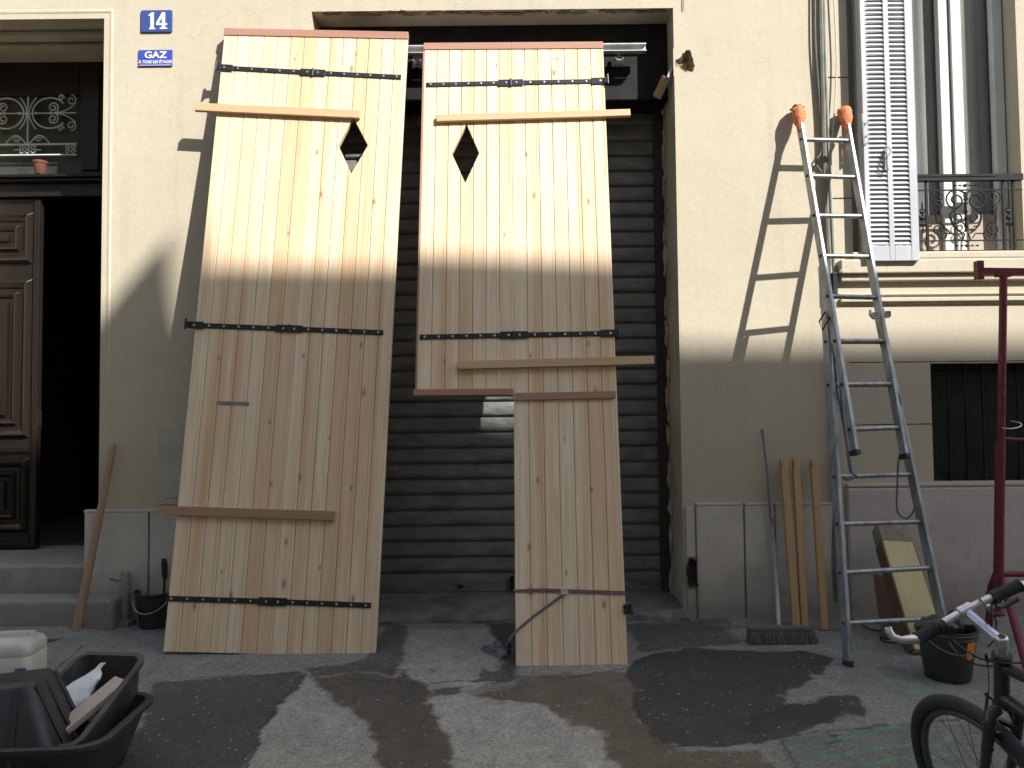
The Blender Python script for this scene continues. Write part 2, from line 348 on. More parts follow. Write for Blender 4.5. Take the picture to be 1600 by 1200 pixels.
def build_ground():
    xs = np.concatenate([[-60, -30, -15, -8, -5.5, -4.5], np.arange(-3.9, 4.4, .012), [4.8, 5.5, 8, 15, 30, 60]])
    ys = np.concatenate([[-60, -30, -15, -11, -8, -6, -4.6, -3.8, -3.2], np.arange(-2.75, .02, .012), [.3, 1, 6, 30, 60]])
    X, Y = np.meshgrid(xs, ys); x = X.ravel(); y = Y.ravel()
    wx = x+(fbm(x, y, 3.2, 11)-.5)*.14+(fbm(x, y, 14, 31)-.5)*.085
    wy = y+(fbm(x, y, 3.2, 21)-.5)*.14+(fbm(x, y, 14, 41)-.5)*.085
    col = np.empty((len(x), 4)); n1 = fbm(x, y, 2.0, 3, 5); n2 = fbm(x, y, 9, 5, 4); n3 = fbm(x, y, 40, 9, 3)
    rnd = np.random.RandomState(5).rand(len(x))
    base = np.array([.20, .19, .172]); col[:, :3] = base*(.72+.56*n1)[:, None]; col[:, 3] = 0.
    def paint(pix, c, wet=0., edge=.02, warp=True, amt=1.0, nz=None):
        poly = [tuple(gnd(*p)[:2]) for p in pix]
        d = polysdf(wx if warp else x, wy if warp else y, poly)
        a = np.clip(.5-d/edge, 0, 1)*amt
        cc = np.array(c)[None, :]*((nz if nz is not None else (.8+.4*n2))[:, None])
        col[:, :3] = col[:, :3]*(1-a[:, None])+cc*a[:, None]; col[:, 3] = col[:, 3]*(1-a)+wet*a
    def line(pix, c, w=.01, amt=1.0, brk=0.0, warp=True):
        pts = [tuple(gnd(*p)[:2]) for p in pix]; d = np.full(x.shape, 1e9)
        for a, b in zip(pts, pts[1:]): d = np.minimum(d, segdist(wx*.5+x*.5 if warp else x, wy*.5+y*.5 if warp else y, a, b))
        a = np.clip(1.3-d/w, 0, 1)*amt
        if brk: a = a*np.clip((n3*.5+n2*.5-brk)*6, 0, 1)
        col[:, :3] = col[:, :3]*(1-a[:, None])+np.array(c)[None, :]*a[:, None]
    asph = (.9+.5*n3)*(.75+.5*n1)
    # street further out
    a = np.clip((-2.6-y)*2, 0, 1)[:, None]; col[:, :3] = col[:, :3]*(1-a)+np.array([.13, .125, .115])*a
    # pavement slabs and patches, in their places on the ground
    paint([(-200, 960), (140, 985), (300, 955), (600, 965), (480, 1048), (310, 1060), (235, 1100), (-200, 1110)], (.20, .193, .178), 0, .03)
    paint([(640, 985), (780, 982), (805, 1010), (800, 1050), (745, 1074), (700, 1090), (640, 1060), (632, 1010)], (.29, .28, .25), 0, .015)
    paint([(675, 1090), (708, 1080), (749, 1084), (843, 1100), (901, 1131), (945, 1146), (985, 1215), (700, 1260), (706, 1185), (695, 1138)], (.32, .305, .27), 0, .010)
    paint([(470, 1062), (530, 1085), (600, 1140), (612, 1250), (360, 1250), (412, 1130)], (.29, .275, .245), 0, .012)
    paint([(990, 955), (1300, 960), (1700, 1010), (1700, 1300), (1230, 1300), (1180, 1080), (1150, 1000)], (.195, .188, .17), 0, .03)
    paint([(1225, 1160), (1410, 1130), (1700, 1120), (1700, 1300), (1255, 1300)], (.135, .145, .12), 0, .012, amt=.8)
    # wet concrete, brown
    paint([(750, 1085), (835, 1056), (985, 1052), (1010, 1130), (1060, 1175), (1190, 1168), (1215, 1260), (990, 1260), (941, 1141), (901, 1131), (843, 1100)], (.125, .10, .078), .4, .024)
    # asphalt patches
    paint([(250, 1065), (470, 1052), (475, 1064), (412, 1130), (365, 1260), (150, 1260), (225, 1110)], (.06, .058, .055), .12, .016, nz=asph)
    paint([(978, 1056), (1003, 1022), (1072, 1010), (1165, 1015), (1244, 1015), (1300, 1024), (1275, 1056), (1231, 1078), (1222, 1100), (1275, 1100), (1300, 1087), (1337, 1087), (1365, 1112), (1350, 1125), (1312, 1112), (1290, 1131), (1228, 1156), (1025, 1165), (1015, 1131)], (.040, .039, .036), .25, .012, nz=asph)
    paint([(978, 975), (1140, 965), (1150, 1004), (1070, 1010), (990, 1018)], (.075, .072, .066), .1, .03, nz=asph)
    paint([(610, 968), (640, 985), (632, 1060), (560, 1035), (590, 1000)], (.10, .095, .085), .15, .03)
    # dark wet stains
    paint([(475, 1048), (560, 1035), (632, 1050), (660, 1064), (678, 1095), (700, 1150), (712, 1260), (596, 1260), (590, 1150), (535, 1098)], (.085, .074, .062),   .35, .028)
    paint([(760, 975), (812, 975), (812, 1060), (770, 1066), (790, 1030)], (.06, .056, .05), .3, .05)
    paint([(745, 1045), (800, 1048), (795, 1062), (750, 1064)], (.10, .095, .085), .3, .02)
    paint([(672, 1072), (725, 1076), (722, 1086), (680, 1088)], (.085, .08, .07), .3, .02)
    paint([(1100, 1018), (1260, 1022), (1290, 1030), (1265, 1060), (1190, 1085), (1120, 1060)], (.038, .037, .034), .35, .06, amt=.7)
    paint([(1180, 1110), (1300, 1090), (1360, 1112), (1290, 1125), (1200, 1150), (1150, 1140)], (.032, .031, .029), .5, .05, amt=.8)
    paint([(1290, 1150), (1312, 1148), (1318, 1162), (1295, 1168)], (.05, .05, .048), .3, .02)
    for (px, py, r) in [(675, 1050, .02), (698, 1050, .018), (785, 1096, .03), (1225, 1190, .02), (1160, 1190, .018)]:
        c = gnd(px, py); d = np.hypot((wx-c.x), (wy-c.y)*1.6); a = np.clip(1.4-d/r, 0, 1)*.7
        col[:, :3] *= (1-a*.6)[:, None]; col[:, 3] = np.maximum(col[:, 3], a*.3)
    # pale rubble along the trench edge
    line([(645, 985), (636, 1010), (632, 1040), (620, 1055)], (.30, .28, .24), .03, .9, .35)
    line([(620, 1058), (560, 1050), (500, 1058)], (.25, .235, .21), .016, .7, .3)
    # joints and cracks
    for pts in ([(1028, 1168), (1110, 1162), (1200, 1156), (1300, 1143), (1420, 1130), (1500, 1122)], [(1225, 1158), (1238, 1180), (1252, 1215)], [(800, 1056), (880, 1060), (970, 1048), (985, 1045)],
                [(560, 1062), (640, 1066), (800, 1062)], [(470, 1058), (412, 1130), (372, 1240)], [(980, 1055), (1000, 1100), (1025, 1165)], [(300, 1060), (470, 1052)],
                [(1075, 985), (1200, 978), (1310, 985)], [(130, 1010), (70, 1060)]):
        line(pts, (.028, .026, .022), .006, .95)
    line([(1130, 975), (1148, 1000)], (.22, .15, .10), .03, .6, .3)
    line([(1030, 1127), (1120, 1120), (1210, 1112)], (.11, .108, .10), .006, .5, .25)
    # green marking paint sprayed on the pavement
    gr = (.085, .27, .15)
    for pts in ([(1240, 1170), (1330, 1152), (1425, 1130)], [(1245, 1192), (1340, 1175), (1430, 1160)], [(1330, 1196), (1430, 1180)], [(1440, 1165), (1500, 1150)], [(1450, 1180), (1495, 1172)],
                [(1372, 1063), (1392, 1057), (1420, 1063)], [(1396, 1080), (1440, 1072), (1460, 1094)], [(1416, 1087), (1446, 1085)], [(1422, 1048), (1487, 1092)], [(1368, 1066), (1405, 1058)], [(1362, 1010), (1384, 1020)],
                [(1260, 1215), (1420, 1200)]):
        line(pts, gr, .013, .65, .29)
    # grit: light and dark specks
    a = (rnd > .9993)[:, None]; col[:, :3] = np.where(a, .26, col[:, :3]); a = ((rnd > .99) & (rnd < .9935))[:, None]; col[:, :3] = np.where(a, col[:, :3]*.45, col[:, :3])
    z = G0+GS*np.minimum(y, 0)+(n2-.5)*.006+(n1-.5)*.012
    z = z+.065*np.clip((-2.5-x)/.5, 0, 1)*np.clip((y+.75)/.6, 0, 1)
    z = np.where(y > .1, -0.02, z)
    col[:, 2] *= .93; col[:, 0] *= 1.02
    nx, ny = len(xs), len(ys)
    me = bpy.data.meshes.new('pavement')
    idx = np.arange(nx*ny).reshape(ny, nx)
    fs = np.stack([idx[:-1, :-1].ravel(), idx[:-1, 1:].ravel(), idx[1:, 1:].ravel(), idx[1:, :-1].ravel()], 1)
    me.from_pydata(np.stack([x, y, z], 1).tolist(), [], fs.tolist())
    ca = me.color_attributes.new('stain', 'FLOAT_COLOR', 'POINT'); ca.data.foreach_set('color', col.astype(np.float32).ravel())
    for p in me.polygons: p.use_smooth = True
    m, nt, bs = nmat('pavement_mix')
    a = node(nt, 'ShaderNodeAttribute'); a.attribute_name = 'stain'; v = coords(nt)
    fine = ramp(nt, noise(nt, v, 70, 5, .8), [(.3, .45), (.7, 1.6)])
    mid = ramp(nt, noise(nt, v, 13, 6, .7), [(.3, .82), (.7, 1.15)])
    c = mix(nt, 1.0, a.outputs['Color'], fine, 'MULTIPLY'); c = mix(nt, 1.0, c, mid, 'MULTIPLY')
    vo = node(nt, 'ShaderNodeTexVoronoi'); vo.inputs['Scale'].default_value = 55; nt.links.new(v, vo.inputs['Vector']); sp = node(nt, 'ShaderNodeSeparateColor'); nt.links.new(vo.outputs['Color'], sp.inputs[0])
    gk = math_(nt, 'MULTIPLY', math_(nt, 'GREATER_THAN', sp.outputs[0], .94), math_(nt, 'LESS_THAN', vo.outputs['Distance'], math_(nt, 'MULTIPLY', sp.outputs[1], .42)))
    c = mix(nt, math_(nt, 'MULTIPLY', gk, .8), c, (.38, .34, .30))
    nt.links.new(c, bs.inputs['Base Color'])
    rg = math_(nt, 'SUBTRACT', .92, math_(nt, 'MULTIPLY', a.outputs['Alpha'], .9)); nt.links.new(rg, bs.inputs['Roughness'])
    bump(nt, bs, math_(nt, 'ADD', noise(nt, v, 110, 4, .7), noise(nt, v, 25, 4, .7)), .6, .006)
    me.materials.append(m)
    o = bpy.data.objects.new('pavement', me); sc.collection.objects.link(o); o['kind'] = 'structure'
build_ground()

# ------------------------------------------------------------------ walls
def wall_sheet(mb, x0, x1, z0, z1, y, holes):
    """front face at y with rectangular holes (hx0,hx1,hz0,hz1,depth,back)"""
    xs = sorted(set([x0, x1]+[h[i] for h in holes for i in (0, 1) if x0 < h[i] < x1]))
    zs = sorted(set([z0, z1]+[h[i] for h in holes for i in (2, 3) if z0 < h[i] < z1]))
    for i in range(len(xs)-1):
        for j in range(len(zs)-1):
            cx, cz = (xs[i]+xs[i+1])/2, (zs[j]+zs[j+1])/2
            if any(h[0] < cx < h[1] and h[2] < cz < h[3] for h in holes): continue
            mb.add([(xs[i], y, zs[j]), (xs[i+1], y, zs[j]), (xs[i+1], y, zs[j+1]), (xs[i], y, zs[j+1])], [(0, 1, 2, 3)])
    for h in holes:
        a, b, c, d = max(h[0], x0), min(h[1], x1), max(h[2], z0), min(h[3], z1); Y = y+h[4]; cur = mb.cur
        if len(h) > 6: mb.cur = h[6]
        mb.add([(a, y, c), (a, Y, c), (a, Y, d), (a, y, d)], [(0, 1, 2, 3)])
        mb.add([(b, y, c), (b, y, d), (b, Y, d), (b, Y, c)], [(0, 1, 2, 3)])
        mb.add([(a, y, d), (a, Y, d), (b, Y, d), (b, y, d)], [(0, 1, 2, 3)])
        mb.add([(a, y, c), (b, y, c), (b, Y, c), (a, Y, c)], [(0, 1, 2, 3)])
        if h[5]: mb.add([(a, Y, c), (b, Y, c), (b, Y, d), (a, Y, d)], [(0, 1, 2, 3)])
        mb.cur = cur
def ragged_hole(mb, cx, cz, hw, hh, y, depth, pts_scale, seed):
    """fills a square hole with stucco up to a ragged outline, then a broken cavity"""
    rd = random.Random(seed); n = 32; inner = []; sq = []
    for i in range(n):
        a = 2*PI*i/n; c, s = math.cos(a), math.sin(a); k = 1/max(abs(c), abs(s))
        sq.append(Vector((cx+hw*c*k, y, cz+hh*s*k)))
        r = pts_scale*(1+rd.uniform(-.16, .16)+.12*math.sin(3*a+seed)); inner.append(Vector((cx+hw*r*c, y, cz+hh*r*s)))
    mb.cur = 0
    mb.add(sq+inner, [(i, (i+1) % n, n+(i+1) % n, n+i) for i in range(n)])
    mb.cur = 2
    r1 = [Vector((cx+(p.x-cx)*(.86+rd.uniform(-.08, .08)), y+depth*.35+rd.uniform(0, .012), cz+(p.z-cz)*(.86+rd.uniform(-.08, .08)))) for p in inner]
    r2 = [Vector((cx+(p.x-cx)*.45, y+depth+rd.uniform(-.02, .01), cz+(p.z-cz)*.45)) for p in inner]
    mb.rings([inner, r1, r2], False, True); mb.cur = 0

JX0, JX1 = -1.40, 1.173                     # garage opening
GT = 4.275                                   # its lintel
DX0, DX1, DT = -4.45, -2.875, 4.24           # entrance
SPLIT = 2.252
house = empty('town_house', (0, .3, 0))
tag(house, 'cream plastered town house with arched-height garage opening, grey roller shutter and dark entrance door', 'house')
house['label'] = 'cream plastered town house with tall garage opening and dark carved entrance door'
mb = MB()
hc = at(1072, 97, 0)
hh = (hc.x-.09, hc.x+.09, hc.z-.10, hc.z+.10, .001, False)
holes = [(JX0, JX1, -.1, GT, .50, False, 1), (DX0, DX1, -.1, DT, .68, False, 1), hh]
wall_sheet(mb, -9, SPLIT, -.1, 15, 0, holes)
ragged_hole(mb, hc.x, hc.z, .09, .10, 0, .055, .74, 4)
# closed top, sides and back so the house is a volume
mb.add([(-9, 0, -.1), (-9, 8, -.1), (-9, 8, 15), (-9, 0, 15)], [(0, 1, 2, 3)])
mb.add([(-9, 0, 15), (SPLIT, 0, 15), (SPLIT, 8, 15), (-9, 8, 15)], [(0, 1, 2, 3)])
mb.add([(-9, 8, -.1), (SPLIT, 8, -.1), (SPLIT, 8, 15), (-9, 8, 15)], [(0, 1, 2, 3)])
mb.build('wall', [M['stucco'], M['reveal'], M['rubble']], house)

# plinths
def plinth(name, segs, z1, y0, mat, parent, zcap=None, bev=.008):
    mb = MB()
    for i, (a, b, zt) in enumerate(segs): mb.box(a, b, y0, -.0, -.1, zt)
    return mb.build(name, mat, parent, bev=bev)
pl_r = [(1.262, 1.585, .752), (1.595, 1.800, .750), (1.807, 2.245, .748)]
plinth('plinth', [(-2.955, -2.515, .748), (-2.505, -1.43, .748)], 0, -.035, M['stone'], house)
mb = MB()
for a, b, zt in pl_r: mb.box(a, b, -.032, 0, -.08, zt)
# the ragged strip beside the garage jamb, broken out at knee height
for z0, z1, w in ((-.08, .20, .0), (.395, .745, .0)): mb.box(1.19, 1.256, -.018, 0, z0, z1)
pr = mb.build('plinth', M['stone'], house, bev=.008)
mb = MB(); n = 18; rd = random.Random(9); ring0 = []; ring1 = []
for i in range(n):
    a = 2*PI*i/n; r = 1+rd.uniform(-.13, .13); ring0.append(Vector((1.236+.05*r*math.cos(a)/max(abs(math.cos(a)), abs(math.sin(a)))**.7, -.0335, .295+.095*r*math.sin(a)/max(abs(math.cos(a)), abs(math.sin(a)))**.7)))
for p in ring0: ring1.append(Vector((1.24+(p.x-1.24)*.7, -.0335+.03, .295+(p.z-.295)*.8)))
mb.rings([ring0, ring1], False, True)
mb.build('broken_out_socket', M['rustdark'], house)
# plinth cap line (pale fillet)
mb = MB(); mb.prism([(0, 0)]*0 or [(-2.96, .744), (-1.43, .744), (-1.43, .768), (-2.96, .768)], -.037, -.001); mb.build('plinth_cap', M['stone2'], house, bev=.006)
for a, b, zt in pl_r: mb = MB(); mb.prism([(a, zt-.002), (b, zt-.002), (b, zt+.02), (a, zt+.02)], -.034, -.001); mb.build('plinth_cap', M['stone2'], house, bev=.006)

# entrance surround (rounded architrave)
mb = MB()
prof = [(-.02, .09), (.0, .05), (.035, .004), (.043, -.004), (.058, -.006), (.064, -.004), (.066, -.0005)]
def sweep_u(mb, prof, xL, xR, zT, zB):
    rings = []
    for path in ((xR, zB, 1, 0), (xR, zT, 1, 1), (xL, zT, -1, 1), (xL, zB, -1, 0)):
        x, z, sx, sz = path; rings.append([Vector((x+sx*(p[0]), p[1], z+sz*(p[0]))) for p in prof])
    n = len(prof); vs = [v for r in rings for v in r]
    mb.add(vs, [(i*n+j, i*n+j+1, (i+1)*n+j+1, (i+1)*n+j) for i in range(3) for j in range(n-1)])
sweep_u(mb, prof, DX0, DX1, DT, .77)
mb.build('door_surround', M['stucco'], house, smooth=True)
mb = MB()
for yy, hh_ in ((.16, .05), (.34, .035)): mb.box(DX0+.001, DX1-.001, yy, yy+.09, DT-hh_, DT-.001)
mb.build('lintel_moulding', M['reveal'], house, bev=.012)

# steps and hall
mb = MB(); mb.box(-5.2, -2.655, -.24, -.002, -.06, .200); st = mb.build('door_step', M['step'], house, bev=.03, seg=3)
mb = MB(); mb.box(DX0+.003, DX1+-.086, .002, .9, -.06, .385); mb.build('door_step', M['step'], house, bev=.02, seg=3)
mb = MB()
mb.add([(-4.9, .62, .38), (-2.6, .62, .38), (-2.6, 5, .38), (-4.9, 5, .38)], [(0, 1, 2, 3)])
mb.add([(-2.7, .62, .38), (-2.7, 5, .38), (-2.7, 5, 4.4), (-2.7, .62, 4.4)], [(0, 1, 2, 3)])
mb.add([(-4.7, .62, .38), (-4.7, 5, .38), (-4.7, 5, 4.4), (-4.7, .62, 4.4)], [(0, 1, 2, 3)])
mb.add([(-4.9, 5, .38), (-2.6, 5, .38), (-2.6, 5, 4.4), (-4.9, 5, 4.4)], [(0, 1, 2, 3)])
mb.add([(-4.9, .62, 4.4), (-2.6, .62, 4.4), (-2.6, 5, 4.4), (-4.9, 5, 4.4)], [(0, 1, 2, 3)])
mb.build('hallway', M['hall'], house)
# entrance door: closed left leaf, open right leaf
def frame_mould(mb, x0, x1, z0, z1, w, y0, d):
    """picture-frame moulding with a sloping face"""
    for a, b in (((x0, z0), (x1, z0)), ((x1, z0), (x1, z1)), ((x1, z1), (x0, z1)), ((x0, z1), (x0, z0))): pass
    o = [(x0, z0), (x1, z0), (x1, z1), (x0, z1)]; m1 = [(x0+w*.35, z0+w*.35), (x1-w*.35, z0+w*.35), (x1-w*.35, z1-w*.35), (x0+w*.35, z1-w*.35)]
    m2 = [(x0+w*.6, z0+w*.6), (x1-w*.6, z0+w*.6), (x1-w*.6, z1-w*.6), (x0+w*.6, z1-w*.6)]
    i = [(x0+w, z0+w), (x1-w, z0+w), (x1-w, z1-w), (x0+w, z1-w)]
    mb.rings([[Vector((p[0], y0, p[1])) for p in o], [Vector((p[0], y0-d, p[1])) for p in m1], [Vector((p[0], y0-d*.8, p[1])) for p in m2], [Vector((p[0], y0-.001, p[1])) for p in i]], False, False)
leaf_y = .68
mb = MB(); mb.box(-4.50, -3.70, leaf_y, leaf_y+.03, .40, 3.14)
leaf = mb.build('entrance_door', M['dooroak'], house, bev=.004)
mb = MB()
xr, xl = -3.77, -4.43
for z0, z1 in ((2.62, 3.03), (1.25, 2.50), (.52, 1.10)):
    frame_mould(mb, xl, xr, z0, z1, .075, leaf_y-.001, .035)
    frame_mould(mb, xl+.10, xr-.10, z0+.10, z1-.10, .05, leaf_y-.001, .026)
    if z1-z0 > .4: mb.box(xl+.18, xr-.18, leaf_y-.022, leaf_y-.001, z0+.18, z1-.18)
mb.build('panel_moulding', M['dooroak'], leaf, bev=.003)
mb = MB(); mb.box(-3.745, -3.70, leaf_y-.03, leaf_y-.001, .42, 3.12); mb.box(-4.46, -3.75, leaf_y-.028, leaf_y-.001, .42, .49); mb.box(-4.46, -3.75, leaf_y-.024, leaf_y-.001, 1.14, 1.19)
mb.build('cover_strip', M['dooroak'], leaf, bev=.008)
mb = MB(); c = Vector((-3.65, leaf_y, 1.42)); mb.box(-3.708, -3.696, leaf_y-.02, leaf_y+.03, 1.33, 1.47); mb.build('lock_plate', M['iron'], leaf, bev=.002)
mb = MB(); mb.lathe([(.0, -.0), (.045, .0), (.055, .02), (.04, .035), (.012, .04)], Matrix.Translation((-4.07, leaf_y-.022, 1.40)) @ Matrix.Rotation(PI/2, 4, 'X')); mb.build('knob', M['iron'], leaf, smooth=True)
mb = MB(); mb.box(-3.005, -2.955, .78, 1.50, .40, 3.12)
ol = mb.build('entrance_door', M['dooroak'], house, bev=.004); ol['label'] = 'door leaf standing open into the dark hall'
# transom, fanlight, door frame
mb = MB(); mb.box(DX0+.002, DX1-.002, leaf_y-.045, leaf_y+.05, 3.145, 3.25); mb.box(DX0+.002, DX1-.002, leaf_y-.10, leaf_y+.05, 3.251, 3.275); mb.box(DX0+.002, DX1-.002, leaf_y-.13, leaf_y+.05, 3.276, 3.30)
tr = mb.build('transom', M['dooroak'], house, bev=.006)
mb = MB(); mb.box(-3.42, -3.24, leaf_y+.002, leaf_y+.05, 3.301, DT); mb.box(-3.395, -3.255, leaf_y-.02, leaf_y+.0, 3.36, 4.12)
mb.box(DX0+.002, -3.422, leaf_y+.002, leaf_y+.05, 3.97, DT); mb.box(-3.239, DX1-.002, leaf_y+.01, leaf_y+.05, .40, DT)
mb.build('door_frame', M['dooroak'], house, bev=.006)
mb = MB(); mb.add([(DX0, leaf_y+.03, 3.30), (-3.42, leaf_y+.03, 3.30), (-3.42, leaf_y+.03, 3.98), (DX0, leaf_y+.03, 3.98)], [(0, 1, 2, 3)]); mb.build('fanlight_pane', M['dirtyglass'], house)
# iron scroll grille
def spiral(cx, cz, r0, r1, a0, turns, y, n=26):
    return [Vector((cx+lerp(r0, r1, i/(n-1))*math.cos(a0+turns*2*PI*i/(n-1)), y, cz+lerp(r0, r1, i/(n-1))*math.sin(a0+turns*2*PI*i/(n-1)))) for i in range(n)]
gy = .655
def gp(px, py): return at(px, py, gy)
mb = MB(); S = at(1, 0, gy).x-at(0, 0, gy).x; g0 = gp(44, 177)
def gl(dx, dz): return (g0.x+dx*S, g0.z-dz*S)
def gtube(pts, r): mb.tube([Vector((p[0], gy, p[1])) for p in pts], r, 7)
for my in (66, 92-25+26, ): pass
for dz in (49, 66): mb.tube([Vector((g0.x-150*S, gy, g0.z-dz*S)), Vector((g0.x+76*S, gy, g0.z-dz*S))], .0075, 7)
mb.tube([Vector((g0.x-150*S, gy, g0.z)), Vector((g0.x+74*S, gy, g0.z))], .005, 7)
mb.tube([Vector((g0.x, gy, g0.z+26*S)), Vector((g0.x, gy, g0.z-49*S))], .007, 7)
for base in (0, -148):
    for sx in (-1, 1):
        for sz in (-1, 1):
            c = (g0.x+(base+sx*34)*S, g0.z)
            # big C-scroll ending in a curl
            pts = []
            for i in range(22):
                a = lerp(PI, .22*PI, i/21); pts.append((c[0]+sx*27*S*math.cos(a), c[1]-sz*(24*S*math.sin(a))))
            gtube([(p[0], p[1]) for p in pts], .0065)
            e = pts[-1]
            mb.tube([Vector((p.x, gy, p.z)) for p in spiral(c[0]+sx*5*S, c[1]-sz*9*S, 9*S, 2*S, (PI/2 if sz > 0 else -PI/2)*1, sx*sz*-1.6, gy)], .0055, 6)
            mb.tube([Vector((p.x, gy, p.z)) for p in spiral(c[0]+sx*17*S, c[1]-sz*24*S, 5*S, 1.5*S, 0, 1.2*sx, gy, 14)], .005, 6)
            # outer vine curls
            mb.tube([Vector((p.x, gy, p.z)) for p in spiral(c[0]+sx*33*S, c[1]-sz*20*S, 8*S, 2*S, -sz*PI/2*1, sx*sz*1.3, gy)], .0045, 6)
            gtube([(c[0]+sx*(10+i*3.3)*S, c[1]-sz*(1+ (i/9)**2*14)*S) for i in range(10)], .0045)
            # upright flare from the centre line
            gtube([(g0.x+(base+sx*(2+ (i/9)**2*11))*S, g0.z-sz*(i*2.8)*S) for i in range(10)], .005)
        gtube([(g0.x+(base+sx*(2+i*3.0))*S, g0.z-(49-14*math.sin(i/11*PI))*S) for i in range(12)], .005)
        mb.tube([Vector((p.x, gy, p.z)) for p in spiral(g0.x+(base+sx*17)*S, g0.z-40*S, 6*S, 1.5*S, 0, 1.4*sx, gy, 16)], .004, 6)
    for k in range(3):
        for sz in (-1, 1):
            mb.tube([Vector((p.x, gy, p.z)) for p in spiral(g0.x+(base+(k-1)*9)*S, g0.z-(57.5+sz*3)*S, 4.4*S, 1.2*S, 0, 1.2, gy, 12)], .0035, 5)
    for sx in (-1, 1): gtube([(g0.x+(base+sx*12)*S, g0.z-57.5*S), (g0.x+(base+sx*21)*S, g0.z-57.5*S)], .004)
for k in range(2):
    for sz in (-1, 1): mb.tube([Vector((p.x, gy, p.z)) for p in spiral(g0.x+(62+k*9)*S, g0.z-(57.5+sz*3)*S, 4.2*S, 1.2*S, 0, 1.2, gy, 12)], .0035, 5)
mb.blob((g0.x, gy, g0.z), (.02, .015, .02), rough=.1); 
for dx in (-13, 13, 36, -36): mb.blob((g0.x+dx*S, gy, g0.z), (.015, .012, .011), rough=.05)
mb.build('fanlight_grille', M['grille'], house, smooth=True)

# roller shutter
mb = MB(); z = .10; h = .117; Y = .50; x0, x1 = JX0-.02, JX1-.03
prof = []
while z < 4.1:
    prof += [(z, Y+.010), (z+.003, Y-.008), (z+.012, Y-.014), (z+.035, Y-.014), (z+.085, Y-.006), (z+.104, Y-.001), (z+.109, Y+.010)]
    z += h
a = [Vector((x0, p[1], p[0])) for p in prof]; b = [Vector((x1, p[1], p[0])) for p in prof]; n = len(prof)
mb.add(a+b, [(i, n+i, n+i+1, i+1) for i in range(n-1)])
rs = mb.build('roller_shutter', M['slat'], house, smooth=True)
mb = MB(); mb.box(x0+.02, x1-.02, Y-.022, Y+.01, .072, .16); mb.build('bottom_bar', M['slat'], rs, bev=.004)
mb = MB(); mb.box(-.42, -.38, Y-.04, Y-.023, .105, .125); mb.build('latch', M['iron'], rs, bev=.003); mb = MB(); mb.box(-.03, .0, Y-.05, Y-.023, .09, .19); mb.build('latch', M['iron'], rs, bev=.003)
for sx, xx in ((-1, JX0), (1, JX1)):
    mb = MB(); a, b = (xx, xx+.075) if sx < 0 else (xx-.075, xx)
    mb.box(a+.001, b-.001, Y-.06, Y-.035, .07, 4.0); mb.box(a+.001, b-.001, Y-.034, Y-.022, .07, 4.0) 
    mb.build('guide_rail', M['darkgap'], rs, bev=.004)
mb = MB(); mb.box(JX0+.002, JX1-.002, .22, .485, 3.70, GT-.002); mb.build('shutter_housing', M['iron'], rs, bev=.01)  # box extended downwards to block the sun from the upper slats
mb = MB(); q = at(1008, 74, .12); mb.box(-.95, q.x, .10, .13, q.z-.045, q.z+.01); mb.box(-.95, q.x, .07, .10, q.z+.0, q.z+.011); mb.box(-.95, q.x, .055, .10, q.z-.055, q.z-.046)
mb.build('sliding_track', M['steelwhite'], house, bev=.003)
for px in (967, 652):
    mb = MB(); q = at(px, 96, .16); mb.lathe([(.010, -.03), (.036, -.03), (.036, -.02), (.028, -.015), (.028, .015), (.036, .02), (.036, .03), (.010, .03)], Matrix.Translation(q) @ Matrix.Rotation(PI/2, 4, 'Y')); mb.box(q.x-.012, q.x+.012, .155, .165, q.z+.02, q.z+.09)
    mb.build('track_pulley', M['steelwhite'], house, smooth=True)
# crumbling plaster under lintel
mb = MB(); rd = random.Random(3); x = JX0+.10
while x < JX1-.1:
    w = rd.uniform(.03, .12); mb.blob((x, .02+rd.uniform(0, .03), GT-.002), (w*.6, .02, rd.uniform(.004, .011)), rough=.3, seed=int(x*1000)); x += w*rd.uniform(.6, 1.6)
mb.build('crumbled_plaster', M['rubble'], house, smooth=True)
mb = MB(); rd = random.Random(5)
for i in range(44):
    z = rd.uniform(.1, 4.1); mb.blob((JX1-.006, rd.uniform(.36, .47), z), (.012, rd.uniform(.02, .05), rd.uniform(.02, .09)), rough=.3, seed=i)
mb.build('mortar_edge', M['reveal'], house, smooth=True)
# wooden wedge in the jamb
mb = MB(); q0 = at(1041, 120, .08); q1 = at(1026, 152, .16)
mb.bar(q0+Vector((.0, 0, .0)), q1, .05, .07, (1, 0, 0)); mb.build('timber_packer', M['pine_x'], house, bev=.003)
mb = MB(); q = at(1045, 110, .05); mb.bar(q+Vector((0.02, 0, .02)), q+Vector((-.01, .0, -.06)), .02, .05); mb.build('timber_packer', M['whitepaint'], house, bev=.002)
# threshold
mb = MB(); n = 60; rd = random.Random(8)
top0 = []; 
rings = []
for i in range(n+1):
    x = lerp(JX0-.02, JX1+.02, i/n); j = rd.uniform(-.008, .008)
    rings.append([Vector((x, -.085+j+.012*math.sin(x*9), -.1)), Vector((x, -.09+j+.012*math.sin(x*9), .005+j)), Vector((x, -.07+j, .028+j*.5)), Vector((x, .1, .045+j*.5)), Vector((x, .56, .075)), Vector((x, .56, -.1))])
rings[0] = rings[0]; mb.rings(rings); mb.build('garage_threshold', M['concrete'], house, smooth=True)
